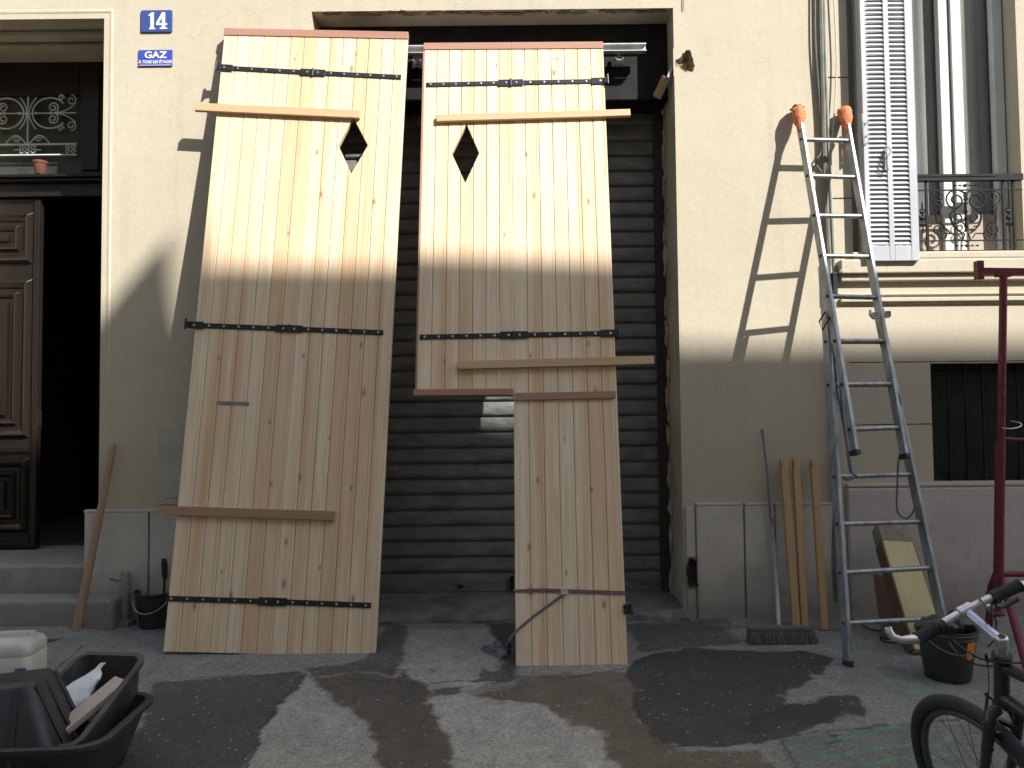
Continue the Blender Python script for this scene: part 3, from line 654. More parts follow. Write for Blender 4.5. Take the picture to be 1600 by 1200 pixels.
# gas pipe stub, meter cabinet
mb = MB(); q = at(196, 893, -.09); x = q.x
mb.tube([Vector((x, -.09, zg(-.09)-.01)), Vector((x, -.09, q.z))], .03, 12); mb.tube([Vector((x, -.09, q.z-.05)), Vector((x-.05, -.12, q.z-.05)), Vector((x-.075, -.12, q.z-.035))], .014, 8)
mb.blob((x-.075, -.12, q.z-.04), (.02, .015, .013), rough=.15)
mb.box(x-.05, x+.05, -.15, -.036, zg(-.1)-.02, zg(-.1)+.05)
mb.build('gas_pipe_stub', M['step'], house, smooth=True)
q0 = at(250, 668, 0); q1 = at(262, 788, 0)
mb = MB(); mb.box(q0.x, q0.x+.50, -.018, -.0005, q1.z, q0.z)
cab = mb.build('meter_cabinet', M['cabinet'], house, bev=.004)
mb = MB(); mb.box(q0.x+.045, q0.x+.455, -.024, -.0185, q1.z+.045, q0.z-.05); mb.build('cabinet_door', M['cabinet'], cab, bev=.003)

# signs
q0, q1 = at(221, 17), at(270, 51)
ctr = ((q0.x+q1.x)/2, (q0.z+q1.z)/2); wS, hS = q1.x-q0.x, q0.z-q1.z
def rrect(cx, cz, w, h, r, n=5):
    out = []
    for sx, sz, a0 in ((1, 1, 0), (-1, 1, PI/2), (-1, -1, PI), (1, -1, 1.5*PI)):
        for i in range(n): a = a0+PI/2*i/(n-1); out.append((cx+sx*(w/2-r)+r*math.cos(a), cz+sz*(h/2-r)+r*math.sin(a)))
    return out
sg = MB(); sg.prism(rrect(*ctr, wS, hS, .012), -.012, -.001); 
numsign = sg.build('house_number_sign', M['signblue'], bev=.004); tag(numsign, 'dark blue enamel house number plate reading 14 on the cream wall', 'sign')
def text_part(txt, cx, cz, size, y, parent, mat, name, sx=1.0, bold=.0, align='CENTER'):
    cu = bpy.data.curves.new(name, 'FONT'); cu.body = txt; cu.size = size; cu.extrude = .0015; cu.align_x = align; cu.align_y = 'CENTER'; cu.offset = bold; cu.resolution_u = 4
    o = bpy.data.objects.new(name, cu); dg = bpy.context.evaluated_depsgraph_get(); sc.collection.objects.link(o); dg.update()
    me = bpy.data.meshes.new_from_object(o.evaluated_get(bpy.context.evaluated_depsgraph_get())); bpy.data.objects.remove(o)
    T = Matrix.Translation((cx, y, cz)) @ Matrix.Rotation(PI/2, 4, 'X') @ Matrix.Diagonal((sx, 1, 1, 1))
    me.transform(W[parent].inverted() @ T); me.materials.clear(); me.materials.append(mat)
    r = bpy.data.objects.new(name, me); sc.collection.objects.link(r); r.parent = parent; W[r] = W[parent].copy(); return r
# the digits, drawn as heavy slab figures
d = MB(); u = hS*.76; bz = ctr[1]-u/2; ax = ctr[0]-wS*.20; yF, yB = -.0145, -.0115
d.prism([(ax-.04*u, bz), (ax+.40*u-.1*u, bz), (ax+.30*u, bz+.07*u), (ax+.22*u, bz+.09*u), (ax+.22*u, bz+u), (ax+.10*u, bz+u), (ax-.08*u, bz+.86*u), (ax-.08*u, bz+.78*u), (ax+.03*u, bz+.80*u), (ax+.03*u, bz+.09*u), (ax-.04*u, bz+.07*u)], yF, yB)
d2x = ctr[0]+wS*.06
d.prism([(d2x-.12*u, bz+.24*u), (d2x+.52*u, bz+.24*u), (d2x+.52*u, bz+.36*u), (d2x-.12*u, bz+.36*u)], yF, yB)
d.prism([(d2x-.12*u, bz+.3601*u), (d2x+.02*u, bz+.3601*u), (d2x+.30*u, bz+.80*u), (d2x+.30*u, bz+u), (d2x+.22*u, bz+u)], yF-.0004, yB)
d.prism([(d2x+.22*u, bz+.09*u), (d2x+.40*u, bz+.09*u), (d2x+.40*u, bz+u), (d2x+.22*u, bz+u)], yF-.0008, yB)
d.prism([(d2x+.10*u, bz), (d2x+.52*u, bz), (d2x+.52*u, bz+.09*u), (d2x+.10*u, bz+.09*u)], yF-.0012, yB)
d.build('number', M['signwhite'], numsign)
q0, q1 = at(217, 79), at(270, 104); ctr = ((q0.x+q1.x)/2, (q0.z+q1.z)/2); w2, h2 = q1.x-q0.x, q0.z-q1.z
sg = MB(); sg.prism(rrect(*ctr, w2, h2, .004), -.010, -.001); gas = sg.build('gas_sign', M['signblue2'], bev=.003); tag(gas, 'small bright blue enamel plate reading GAZ, fixed below the house number', 'sign')
text_part('GAZ', ctr[0]+.002, ctr[1]+h2*.16, .066, -.0115, gas, M['signwhite'], 'lettering', 1.15, .0015)
text_part('À TOUS LES ÉTAGES', ctr[0]+.002, ctr[1]-h2*.26, .030, -.0115, gas, M['signwhite'], 'lettering', .88, .0006)
mb = MB()
mb.prism([(ctr[0]-w2*.47, ctr[1]-h2*.46), (ctr[0]+w2*.47, ctr[1]-h2*.46), (ctr[0]+w2*.47, ctr[1]-h2*.43), (ctr[0]-w2*.47, ctr[1]-h2*.43)], -.012, -.0095); mb.build('border_line', M['signwhite'], gas)

# ------------------------------------------------------------------ neighbour house
nb = empty('neighbouring_house', (4, .3, 0)); tag(nb, 'ivory house on the right with louvred shutter, iron window railing and barred cellar window', 'house')
WX0, WX1, WZ0, WZ1 = 2.40, 3.60, 2.485, 5.6
CX0, CX1, CZ0, CZ1 = 2.915, 4.3, .90, 1.722
g = []
zc = at(1450, 765).z
for z in (1.30, 1.733): g += [(SPLIT+.10, CX0 if z < CZ1 else 9, z-.004, z+.004, .007, True, 1)]
for z in (2.89-.0, 3.755): g += [(SPLIT+.005, WX0, z-.005, z+.005, .008, True, 1)]
mb = MB(); wall_sheet(mb, SPLIT+.002, 9, -.1, 15, -.012, [(WX0, WX1, WZ0, WZ1, .27, False, 0), (CX0, CX1, CZ0, CZ1, .16, False, 0)]+g)
mb.add([(9, -.012, -.1), (9, 8, -.1), (9, 8, 15), (9, -.012, 15)], [(0, 1, 2, 3)]); mb.add([(SPLIT+.002, 0, 15), (9, 0, 15), (9, 8, 15), (SPLIT+.002, 8, 15)], [(0, 1, 2, 3)])
mb.add([(SPLIT+.002, -.012, -.1), (SPLIT+.002, 0, -.1), (SPLIT+.002, 0, 15), (SPLIT+.002, -.012, 15)], [(0, 1, 2, 3)])
mb.build('wall', [M['stucco2'], M['rubble']], nb)
mb = MB(); mb.box(SPLIT+.05, 9, -.045, -.0125, -.1, .868); mb.build('plinth', M['stone2'], nb, bev=.015)
mb = MB(); mb.box(SPLIT+.05, 9, -.047, -.0125, .869, .895); mb.build('plinth_cap', M['stucco2'], nb, bev=.008)
# sill and string course
zs = at(1303, 420, -.08).z
mb = MB(); xs = SPLIT+.03
mb.prism([(0, 0)]*0 or [(xs, zs-.035), (9, zs-.035), (9, zs+.065), (xs, zs+.065)], -.085, -.0125)
mb.prism([(xs+.01, zs-.085), (9, zs-.085), (9, zs-.0352), (xs+.01, zs-.0352)], -.055, -.0125)
mb.prism([(WX0-.03, zs+.0652), (WX1+.03, zs+.0652), (WX1+.03, WZ0+.012), (WX0-.03, WZ0+.012)], -.075, .20)
mb.build('sill', M['stucco2'], nb, bev=.012, seg=3)
mb = MB(); z1 = at(1450, 457, -.04).z
for k, (dz, th, yy) in enumerate(((0, .014, -.03), (-.032, .030, -.045), (-.062, .014, -.03))): mb.box(xs+.01, 9, yy, -.0125, z1+dz-th, z1+dz)
mb.build('string_course', M['stucco2'], nb, bev=.006)
# window: frame, panes, curtain
win = empty('window', (3, .1, 2.5)); win.parent = nb; win.matrix_world = ID; W[win] = W[nb].copy(); win.matrix_parent_inverse = ID; win.matrix_basis = ID
wy = .15
def wx_(px): return at(px, 200, wy).x
mb = MB()
for a, b, yy in ((1469, 1484, .0), (1486, 1502, -.02), (1553, 1569, .0), (1571, 1592, -.03)):
    mb.box(wx_(a), wx_(b), wy+yy-.02, wy+yy+.04, WZ0+.02, WZ1-.02)
mb.box(wx_(1340), wx_(1360), wy-.0, wy+.05, WZ0+.02, WZ1-.02)
for a, b in ((1361, 1468), (1503, 1552)): mb.box(wx_(a), wx_(b), wy, wy+.035, WZ0+.02, WZ0+.06)
fr = mb.build('window_frame', M['winpaint'], win, bev=.006)
mb = MB(); zt = at(1500, 335, wy).z
mb.box(wx_(1361), wx_(1468), wy+.012, wy+.03, WZ0+.061, zt); mb.box(wx_(1503), wx_(1552), wy+.012, wy+.03, WZ0+.061, zt)
mb.build('lower_panel', M['cpanel'], win, bev=.003)
for a, b in ((1361, 1468), (1503, 1552)):
    mb = MB(); mb.add([(wx_(a), wy+.02, zt), (wx_(b), wy+.02, zt), (wx_(b), wy+.02, WZ1), (wx_(a), wy+.02, WZ1)], [(0, 1, 2, 3)]); mb.build('pane', M['glass'], win)
mb = MB(); n = 90; rr = []
for z in (WZ0, WZ1): rr.append([Vector((lerp(WX0, WX1, i/n), wy+.055+.005*math.sin(i*.9)+.006*math.sin(i*.37), z)) for i in range(n+1)])
mb.add(rr[0]+rr[1], [(i, i+1, n+2+i, n+1+i) for i in range(n)]); mb.build('net_curtain', M['curtain'], win, smooth=True)
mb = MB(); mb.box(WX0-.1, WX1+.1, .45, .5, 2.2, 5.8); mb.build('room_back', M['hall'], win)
# louvred shutter
sy = -.10
sxl, sxr = at(1347, 200, sy).x, at(1429, 200, sy).x; szb, szt = at(1400, 408, sy).z, 5.4
lv = MB(); st_ = .045; mid = (sxl+sxr)/2-.004
for a, b in ((sxl, sxl+.034), (mid-.018, mid+.018), (sxr-.055, sxr)): lv.box(a, b, sy-.016, sy+.016, szb, szt)
lv.box(sxl+.0342, mid-.0182, sy-.015, sy+.015, szb, szb+.105); lv.box(mid+.0182, sxr-.0552, sy-.015, sy+.015, szb, szb+.105)
lv.box(sxl+.0342, mid-.0182, sy-.015, sy+.015, szt-.1, szt); lv.box(mid+.0182, sxr-.0552, sy-.015, sy+.015, szt-.1, szt)
shut = lv.build('louvred_shutter', M['whitepaint'], nb, bev=.003)
for a, b in ((sxl+.0342, mid-.0182), (mid+.0182, sxr-.0552)):
    mb = MB(); z = szb+.125
    while z < szt-.12:
        mb.add([(a, sy-.016, z-.011), (b, sy-.016, z-.011), (b, sy+.010, z+.024), (a, sy+.010, z+.024), (a, sy-.010, z-.014), (b, sy-.010, z-.014), (b, sy+.015, z+.022), (a, sy+.015, z+.022)],
               [(0, 1, 2, 3), (4, 7, 6, 5), (0, 4, 5, 1), (2, 6, 7, 3), (0, 3, 7, 4), (1, 5, 6, 2)]); z += .0325
    mb.build('louvres', M['whitepaint'], shut)
mb = MB(); q = at(1384, 250, sy-.02)
mb.box(q.x-.008, q.x+.008, sy-.026, sy-.0165, q.z-.07, q.z+.08); mb.tube([q+Vector((-.004, -.012, .06)), q+Vector((.0, -.03, .02)), q+Vector((-.01, -.035, -.03)), q+Vector((.004, -.02, -.08))], .006, 6); mb.tube([q+Vector((.012, -.01, .09)), q+Vector((.03, -.018, .06)), q+Vector((.01, -.02, .02))], .004, 6)
mb.build('latch', M['cablegreen'], shut, smooth=True)
mb = MB(); q = at(1352, 200, sy); 
for dz in (0.04, -.05, -.10): mb.tube([q+Vector((-.035, -.018, dz)), q+Vector((-.01, -.024, dz-.02)), q+Vector((.012, -.02, dz))], .007, 6)
mb.tube([q+Vector((-.03, -.02, .09)), q+Vector((-.024, -.026, -.13))], .008, 6)
mb.build('hinge', M['cablegreen'], shut, smooth=True)
# window railing
ry = -.045
def rp(px, py): return at(px, py, ry)
mb = MB(); zr = lambda py: at(1500, py, ry).z
xa, xb = rp(1432, 300).x, rp(1597, 300).x
mb.box(xa-.2, xb, ry-.02, ry+.02, zr(283), zr(273)); mb.box(xa-.2, rp(1555, 280).x, ry-.024, ry-.0205, zr(277), zr(274))
rail = mb
for py in (297, 376, 392): rail.box(xa-.2, xb, ry-.006, ry+.006, zr(py)-.004, zr(py)+.004)
for px in (1448, 1568, 1584): rail.box(rp(px, 330).x-.008, rp(px, 330).x+.008, ry-.0075, ry+.0075, zr(392), zr(283))
s = .0056
def sp(px, py, r0, r1, a0, t, rad=.0042, n=26): rail.tube(spiral(rp(px, py).x, zr(py), r0*s, r1*s, a0, t, ry, n), rad, 6)
for sx in (-1, 1):
    c = 1509
    sp(c+sx*16, 313, 15, 3, PI if sx > 0 else 0, sx*-1.75, .006); sp(c+sx*14, 340, 10, 2, PI/2, sx*-1.5, .0055)
    rail.tube([Vector((rp(c+sx*(14+10*math.cos(a)), 340).x, ry, zr(340+8*math.sin(a)+6*math.sin(a)))) for a in [i*.2 for i in range(-2, 10)]], .005, 6)
    rail.tube([Vector((rp(c+sx*dx, 330).x, ry, zr(py))) for dx, py in ((24, 338), (20, 352), (10, 362), (3, 366), (6, 374), (0, 378))], .006, 6)
    sp(c+sx*44, 308, 9, 2, -PI/2, sx*1.6); sp(c+sx*44, 322, 6, 2, PI/2, sx*1.3)
    sp(c+sx*43, 358, 9, 2, PI/2, sx*1.5, .0055); sp(c+sx*36, 366, 9, 2, 0, sx*-1.4, .005)
    rail.tube([Vector((rp(c+sx*dx, 330).x, ry, zr(py))) for dx, py in ((48, 325), (47, 335), (46, 349))], .005, 6)
    rail.tube([Vector((rp(c+sx*dx, 330).x, ry, zr(py))) for dx, py in ((30, 365), (14, 365), (9, 372))], .0045, 6)
rail.tube([Vector((rp(1509, 330).x, ry, zr(300))), Vector((rp(1509, 330).x, ry, zr(362)))], .0085, 6)
for py in (290, 306, 318, 330, 342, 353, 384): rail.blob((rp(1509, 330).x, ry, zr(py)), (.016, .01, .011), rough=.25, seed=py, n=8, k=5)
for cx in (1441, 1576):
    for py in (330, 340, 350): rail.blob((rp(cx, 330).x, ry, zr(py)), (.024, .008, .014), rough=.3, seed=py+cx, n=8, k=5)
    rail.tube([Vector((rp(cx, 330).x, ry, zr(316))), Vector((rp(cx, 330).x, ry, zr(364)))], .005, 6)
for dx in (-16, -8, 8, 16):
    for py in (290, 384): rail.blob((rp(1509+dx, 330).x, ry, zr(py)), (.014, .006, .005), rough=.2, n=8, k=5)
rail.build('window_railing', M['iron'], nb, smooth=True)
# cellar window
cw = empty('cellar_window', (0, 0, 0)); cw.parent = nb; W[cw] = W[nb].copy()
mb = MB(); y0 = .06
for bx in ((CX0+.001, CX0+.03, CZ0+.001, CZ1-.001), (CX1-.03, CX1-.001, CZ0+.001, CZ1-.001)): mb.box(bx[0], bx[1], y0, y0+.03, bx[2], bx[3])
mb.box(CX0+.031, CX1-.031, y0, y0+.03, CZ1-.045, CZ1-.001); mb.box(CX0+.031, CX1-.031, y0, y0+.03, CZ0+.001, CZ0+.045)
mb.build('frame', M['iron'], cw, bev=.003)
px0 = 1482
while px0 < 1700:
    mb = MB(); xx = at(px0, 650, y0-.01).x; mb.tube([Vector((xx, y0-.01, CZ0)), Vector((xx, y0-.01, CZ1))], .009, 8); mb.build('bar', M['iron'], cw, smooth=True); px0 += 27.2
mb = MB()
zz = CZ0+.05
while zz < CZ1-.04: mb.box(CX0+.03, CX1-.03, y0+.032, y0+.0335, zz, zz+.0022); zz += .016
xx = CX0+.04
while xx < CX1-.04: mb.box(xx, xx+.0022, y0+.0345, y0+.036, CZ0+.04, CZ1-.04); xx += .016
mb.build('wire_mesh', M['iron'], cw)
mb = MB(); mb.add([(CX0, .145, CZ0), (CX1, .145, CZ0), (CX1, .145, CZ1), (CX0, .145, CZ1)], [(0, 1, 2, 3)]); mb.build('pane', M['dirtyglass'], cw)
# cables on the party wall
def cable(pix, Y, r, mat, parent, name='cable'):
    mb = MB(); pts = [at(p[0], p[1], p[2] if len(p) > 2 else Y) for p in pix]
    # smooth by Catmull-Rom
    out = []
    for i in range(len(pts)-1):
        p0, p1, p2, p3 = pts[max(i-1, 0)], pts[i], pts[i+1], pts[min(i+2, len(pts)-1)]
        for k in range(8):
            t = k/8; out.append(.5*((2*p1)+(p2-p0)*t+(2*p0-5*p1+4*p2-p3)*t*t+(3*p1-p0-3*p2+p3)*t**3))
    out.append(pts[-1]); mb.tube(out, r, 7); return mb.build(name, mat, parent, smooth=True)
cable([(1282, -60), (1283, 60), (1286, 180), (1290, 300), (1296, 420), (1302, 560), (1304, 700), (1306, 800), (1306, 940)], -.03, .018, M['cable'], house)
cable([(1288, -60), (1289, 60), (1293, 180), (1298, 300), (1303, 410), (1305, 560), (1308, 700), (1310, 800), (1311, 935)], -.035, .010, M['cablegreen'], house)
cable([(1274, -60), (1274, 60), (1280, 150), (1284, 230), (1275, 255), (1290, 290), (1296, 420), (1300, 600), (1303, 760), (1300, 870), (1304, 940)], -.03, .006, M['cable'], house)
cable([(1300, -60), (1306, 60), (1307, 110), (1304, 170), (1298, 240), (1291, 290), (1297, 400), (1308, 560), (1309, 700), (1313, 830), (1312, 930)], -.04, .005, M['cablewhite'], house)
cable([(1312, 425), (1318, 418), (1326, 412), (1330, 408)], -.09, .003, M['cablewhite'], nb)
cable([(1070, -40), (1068, 5), (1069, 15)], -.01, .003, M['cable'], house)
mb = MB(); q = at(1305, 430, -.06); mb.box(q.x-.02, q.x+.012, -.07, -.013, q.z-.14, q.z+.02); mb.build('cable_clamp', M['black'], house, bev=.003)

# ------------------------------------------------------------------ house across the street (casts the shade)
def wpt(xw, zw, Yr=-11.0): return (xw-SA*Yr, zw-SB*Yr)
base = 1.865
prof = [(-40, base), (-3.02, base+.02), (-2.39, base+.82), (-2.34, base+.34), (-2.30, base+.18), (-1.2, base+.16), (-.5, base+.12), (.3, base+.06), (1.3, base), (30, base)]
pr = [wpt(*p) for p in prof]
opp = empty('house_across_street', (8, -11, 0)); tag(opp, 'tall plain plastered house standing across the street, opposite the garage', 'house')
mb = MB(); mb.prism([(pr[0][0], -.6)]+pr+[(pr[-1][0], -.6)], -11.25, -11.0)
mb.build('wall', M['opp'], opp)
wf = MB(); ps = MB()
for i in range(-14, 24):
    for zz in (2.2, 5.4, 8.6):
        x = i*2.6; wf.box(x, x+1.1, -10.999, -10.95, zz-.06, zz-.001); ps.box(x, x+.52, -10.999, -10.96, zz, zz+2.0); ps.box(x+.58, x+1.1, -10.999, -10.96, zz, zz+2.0)
wf.build('sills', M['stone'], opp); ps.build('closed_shutters', M['cabinet'], opp)

# ------------------------------------------------------------------ the two new wooden shutters
def panel_frame(X, Y, z, yaw, lean, roll):
    return Matrix.Translation((X, Y, z)) @ Matrix.Rotation(yaw, 4, 'Z') @ Matrix.Rotation(lean, 4, 'X') @ Matrix.Rotation(roll, 4, 'Y')
def to_local(Fr, px, py, yo=0.0):
    inv = Fr.inverted(); o = inv @ CAM; d = inv.to_3x3() @ ray(px, py); t = (yo-o.y)/d.y; p = o+d*t; return p.x, p.z
def boards(Fr, u0, u1, v0, v1, n, name, parent, cut=None, seed=0, T=.034):
    rd = random.Random(seed); mb = MB(); w = (u1-u0)/n; gap = .0026; ch = .0035
    for i in range(n):
        a = u0+i*w+(gap/2 if i else 0); b = u0+(i+1)*w-(gap/2 if i < n-1 else 0)
        t = rd.random(); mb.tint = min(1, max(0, .02+.55*t**2.2))
        jt = rd.uniform(-.002, .002) 
        # cross-section: chamfered edges plus a bead line near one edge
        sec = [(a, T), (a, ch), (a+ch, 0), (b-.021, 0), (b-.0185, .0028), (b-.016, 0), (b-ch, 0), (b, ch), (b, T)]
        r0 = [Fr @ Vector((x, y, v0)) for x, y in sec]; r1 = [Fr @ Vector((x, y, v1+jt)) for x, y in sec]
        m = len(sec); mb.add(r0+r1, [(j, (j+1) % m, m+(j+1) % m, m+j) for j in range(m)]+[tuple(reversed(range(m))), tuple(range(m, 2*m))])
    # a thin backing so that no light leaks between boards
    mb.tint = .5
    vs = [Vector((x, y, z)) for z in (v0+.004, v1-.004) for y in (.012, T-.004) for x in (u0+.004, u1-.004)]
    if not cut: mb.box(u0+.004, u1-.004, .014, T-.004, v0+.004, v1-.004, Fr)
    o = mb.build(name, M['pine'], parent)
    if cut:
        cb = MB(); cb.prism(cut, -.05, T+.05, Fr); co = cb.build('cutter', M['pine'], parent)
        md = o.modifiers.new('cut', 'BOOLEAN'); md.object = co; md.operation = 'DIFFERENCE'; md.solver = 'EXACT'
        bpy.context.view_layer.update(); dg = bpy.context.evaluated_depsgraph_get()
        me = bpy.data.meshes.new_from_object(o.evaluated_get(dg)); o.modifiers.clear(); o.data = me; bpy.data.objects.remove(co)
    return o
def strap(Fr, pL, pR, pJ, parent, hinge_side, holes=12):
    """strap hinge in two halves meeting at the joint between leaves"""
    a = Vector((*to_local(Fr, *pL),)); b = Vector(to_local(Fr, *pR)); j = Vector(to_local(Fr, *pJ)); a = Vector(a)
    st = empty('strap_hinge', (0, 0, 0)); st.parent = parent; W[st] = W[parent].copy()
    L3 = lambda p, y=0: Fr @ Vector((p[0], y, p[1]))
    d = (b-a).normalized(); nrm = Vector((-d.y, d.x))
    def plate(p, q, w, y0, y1, mb):
        c = [p+nrm*w, q+nrm*w, q-nrm*w, p-nrm*w]; mb.prism([(v.x, v.y) for v in c], y0, y1, Fr)
    for s0, s1, wide in ((a, j-d*.003, 'l'), (j+d*.003, b, 'r')):
        mb = MB(); L = (s1-s0).length
        segs = [(0, 1, .0175)]
        plate(s0, s1, .0165, -.0065, -.0003, mb)
        if wide == 'l':
            plate(s1-d*.085, s1, .0245, -.0095, -.0067, mb)
            if hinge_side == 'l': plate(s0, s0+d*.095, .0245, -.0095, -.0067, mb)
        else:
            plate(s0, s0+d*.085, .0245, -.0095, -.0067, mb)
            if hinge_side == 'r': plate(s1-d*.095, s1, .0245, -.0095, -.0067, mb)
        mb.build('strap', M['black'], st, bev=.0015)
        k = 7
        for i in range(k):
            mb = MB(); p = s0.lerp(s1, (i+.35)/(k-.3)); mb.lathe([(.0080, 0), (.007, .003), (.0005, .0045)], Fr @ Matrix.Translation((p.x, -.0068 if 0 < i < k-1 else -.0096, p.y)) @ Matrix.Rotation(PI/2, 4, 'X'), 8)
            mb.build('screw', M['zinc'], st, smooth=True)
    mb = MB(); mb.tube([L3(j+nrm*.026, -.012), L3(j-nrm*.026, -.012)], .0075, 8)
    e, sgn = (a, -1) if hinge_side == 'l' else (b, 1)
    mb.build('knuckle', M['black'], st, smooth=True)
    if hinge_side:
        mb = MB(); p = e+d*sgn*.018
        mb.tube([L3(p+nrm*.04, -.02), L3(p-nrm*.032, -.02)], .008, 8); mb.box(min(e.x, p.x)-.004, max(e.x, p.x)+.004, -.02, -.002, e.y-.02, e.y+.02, Fr)
        mb.build('hinge_eye', M['black'], st, smooth=False)
    return st
def batten(Fr, pL, pR, parent, h=.028, th=.03, mat='pine_x', name='batten'):
    a = Vector(to_local(Fr, *pL, -th)); b = Vector(to_local(Fr, *pR, -th)); d = (b-a).normalized(); n_ = Vector((-d.y, d.x))
    mb = MB(); c = [a+n_*h, b+n_*h, b-n_*h, a-n_*h]; mb.prism([(v.x, v.y) for v in c], -th, -.0008, Fr); mb.build(name, M[mat], parent, bev=.002)
    mb = MB()

FL = panel_frame(-2.133, -.657, -.022, 0.0, -.140, .034)
LW, LH = 1.288, 4.178
lroot = empty('wooden_shutter', FL); tag(lroot, 'tallest pine board shutter leaning on the left, full length with diamond cut-out top right', 'shutter')
jt = to_local(FL, 497, 60)[0]; jb = to_local(FL, 424, 1018)[0]; LJ = (jt+jb)/2
dia = [to_local(FL, *p) for p in ((552, 183), (529, 228), (549, 271), (575, 227))]
boards(FL, 0, LJ-.0003, 0, LH-.045, 7, 'board_leaf', lroot, seed=3)
boards(FL, LJ+.0003, LW, 0, LH-.045, 7, 'board_leaf', lroot, cut=dia, seed=8)
for a, b in ((0, LJ-.001), (LJ+.001, LW)):
    mb = MB(); mb.box(a-.002, b+.002 if b > 1 else b, -.006, .04, LH-.0445, LH+.01, FL); mb.build('top_rail', M['redwood'], lroot, bev=.002)
strap(FL, (343, 106), (627, 121), (489, 114), lroot, 'l'); strap(FL, (296, 508), (599, 520), (452, 514), lroot, 'l'); strap(FL, (260, 935), (580, 946), (426, 940), lroot, None)
batten(FL, (304, 166), (562, 178), lroot); batten(FL, (248, 797), (522, 806), lroot, mat='pine_red')
mb = MB(); a = to_local(FL, 339, 630); b = to_local(FL, 390, 631)
mb.prism(rrect((a[0]+b[0])/2, (a[1]+b[1])/2, b[0]-a[0], .027, .012), -.0012, .002, FL); mb.build('letter_slot', M['stained'], lroot)

FR = panel_frame(-.608, -.902, -.052, 0.0, -.204, .003)
RW, RH, RJ, RS = 1.258, 4.135, .613, 1.611
rroot = empty('wooden_shutter', FR); tag(rroot, 'pine board shutter on the right whose left leaf ends halfway down above a stepped notch', 'shutter')
dia = [to_local(FR, *p) for p in ((729, 193), (706, 240), (727, 286), (749, 239))]
boards(FR, 0.006, RJ-.0003, RS+.03, RH-.045, 7, 'board_leaf', rroot, cut=dia, seed=21)
boards(FR, RJ+.0003, RW, 0, RH-.045, 7, 'board_leaf', rroot, seed=31)
for a, b in ((0, RJ-.001), (RJ+.001, RW)):
    mb = MB(); mb.box(a, b, -.006, .04, RH-.0445, RH+.01, FR); mb.build('top_rail', M['redwood'], rroot, bev=.002)
mb = MB(); mb.box(-.004, .0055, -.002, .038, RS, RH-.05, FR); mb.build('edge_trim', M['redwood'], rroot, bev=.001)
mb = MB(); mb.box(-.012, RJ-.001, -.016, .036, RS-.012, RS+.0295, FR); mb.build('drip_rail', M['redwood'], rroot, bev=.003)
a = to_local(FR, 804, 621); b = to_local(FR, 962, 618)
mb = MB(); mb.prism([(a[0], a[1]-.022), (b[0]-.012, b[1]-.02), (b[0]-.012, b[1]-.012), (b[0], b[1]-.010), (b[0], b[1]+.025), (a[0], a[1]+.025)], -.018, -.0005, FR); mb.build('drip_rail', M['redwood'], rroot, bev=.002)
strap(FR, (666, 133), (945, 127), (798, 130), rroot, 'r'); strap(FR, (656, 527), (962, 521), (803, 524), rroot, 'r')
batten(FR, (682, 184), (985, 175), rroot, h=.025); batten(FR, (715, 570), (1022, 562), rroot, h=.026, th=.035)
a = to_local(FR, 982, 952); mb = MB(); mb.box(a[0]-.03, a[0]+.024, -.012, -.0005, a[1]-.028, a[1]+.028, FR); mb.tube([FR @ Vector((a[0]+.012, -.02, a[1]-.03)), FR @ Vector((a[0]+.012, -.02, a[1]+.03))], .008, 8)
mb.build('hinge_bracket', M['black'], rroot, bev=.002)

# tie-down strap round the long leaf
def ribbon(mb, pts, w, nrm, t=.0012):
    pts = [Vector(p) for p in pts]; n = len(pts)
    for i in range(n-1):
        a, b = pts[i], pts[i+1]; d = (b-a).normalized(); nn = Vector(nrm[i] if isinstance(nrm, list) else nrm); s_ = d.cross(nn).normalized()*w/2; u_ = nn.normalized()*t
        mb.add([a-s_, b-s_, b+s_, a+s_, a-s_+u_, b-s_+u_, b+s_+u_, a+s_+u_], [(0, 3, 2, 1), (4, 5, 6, 7), (0, 1, 5, 4), (1, 2, 6, 5), (2, 3, 7, 6), (3, 0, 4, 7)])
sroot = empty('tie_down_strap', FR @ Vector((RJ, 0, .4))); tag(sroot, 'red and blue webbing strap buckled round the long leaf, its tail on the ground', 'strap')
fn = (FR.to_3x3() @ Vector((0, -1, 0)))
def fl(px, py, y=-.004): u_, v_ = to_local(FR, px, py); return FR @ Vector((u_, y, v_))
e0 = to_local(FR, 806, 923); e1 = to_local(FR, 982, 927)
for off, mt in ((.007, 'sred'), (-.005, 'sblue')):
    mb = MB()
    pp = [(RJ-.006, e0[1]+off*( .2 if off > 0 else 1)), (RJ+.15, e0[1]+off), ((RJ+RW)/2-.05, e0[1]-.004+off), (RW+.004, e1[1]+off)]
    ribbon(mb, [FR @ Vector((p[0], -.004-(.001 if off > 0 else 0), p[1])) for p in pp], .011, fn)
    ribbon(mb, [FR @ Vector((RW+.006, y, e1[1]+off)) for y in (-.004, .04)], .011, FR.to_3x3() @ Vector((1, 0, 0)))
    ribbon(mb, [FR @ Vector((x, .042, e1[1]+off)) for x in (RW+.004, RJ-.006)], .011, FR.to_3x3() @ Vector((0, 1, 0)))
    ribbon(mb, [FR @ Vector((RJ-.008, y, e0[1]+off)) for y in (.04, -.004)], .011, FR.to_3x3() @ Vector((-1, 0, 0)))
    mb.build('webbing', M[mt], sroot)
mb = MB(); bk = to_local(FR, 882, 925); mb.box(bk[0]-.022, bk[0]+.022, -.022, -.0065, bk[1]-.016, bk[1]+.02, FR); mb.tube([FR @ Vector((bk[0]-.02, -.026, bk[1]+.016)), FR @ Vector((bk[0]+.02, -.026, bk[1]+.02))], .005, 6)
mb.build('buckle', M['silver'], sroot, bev=.003)
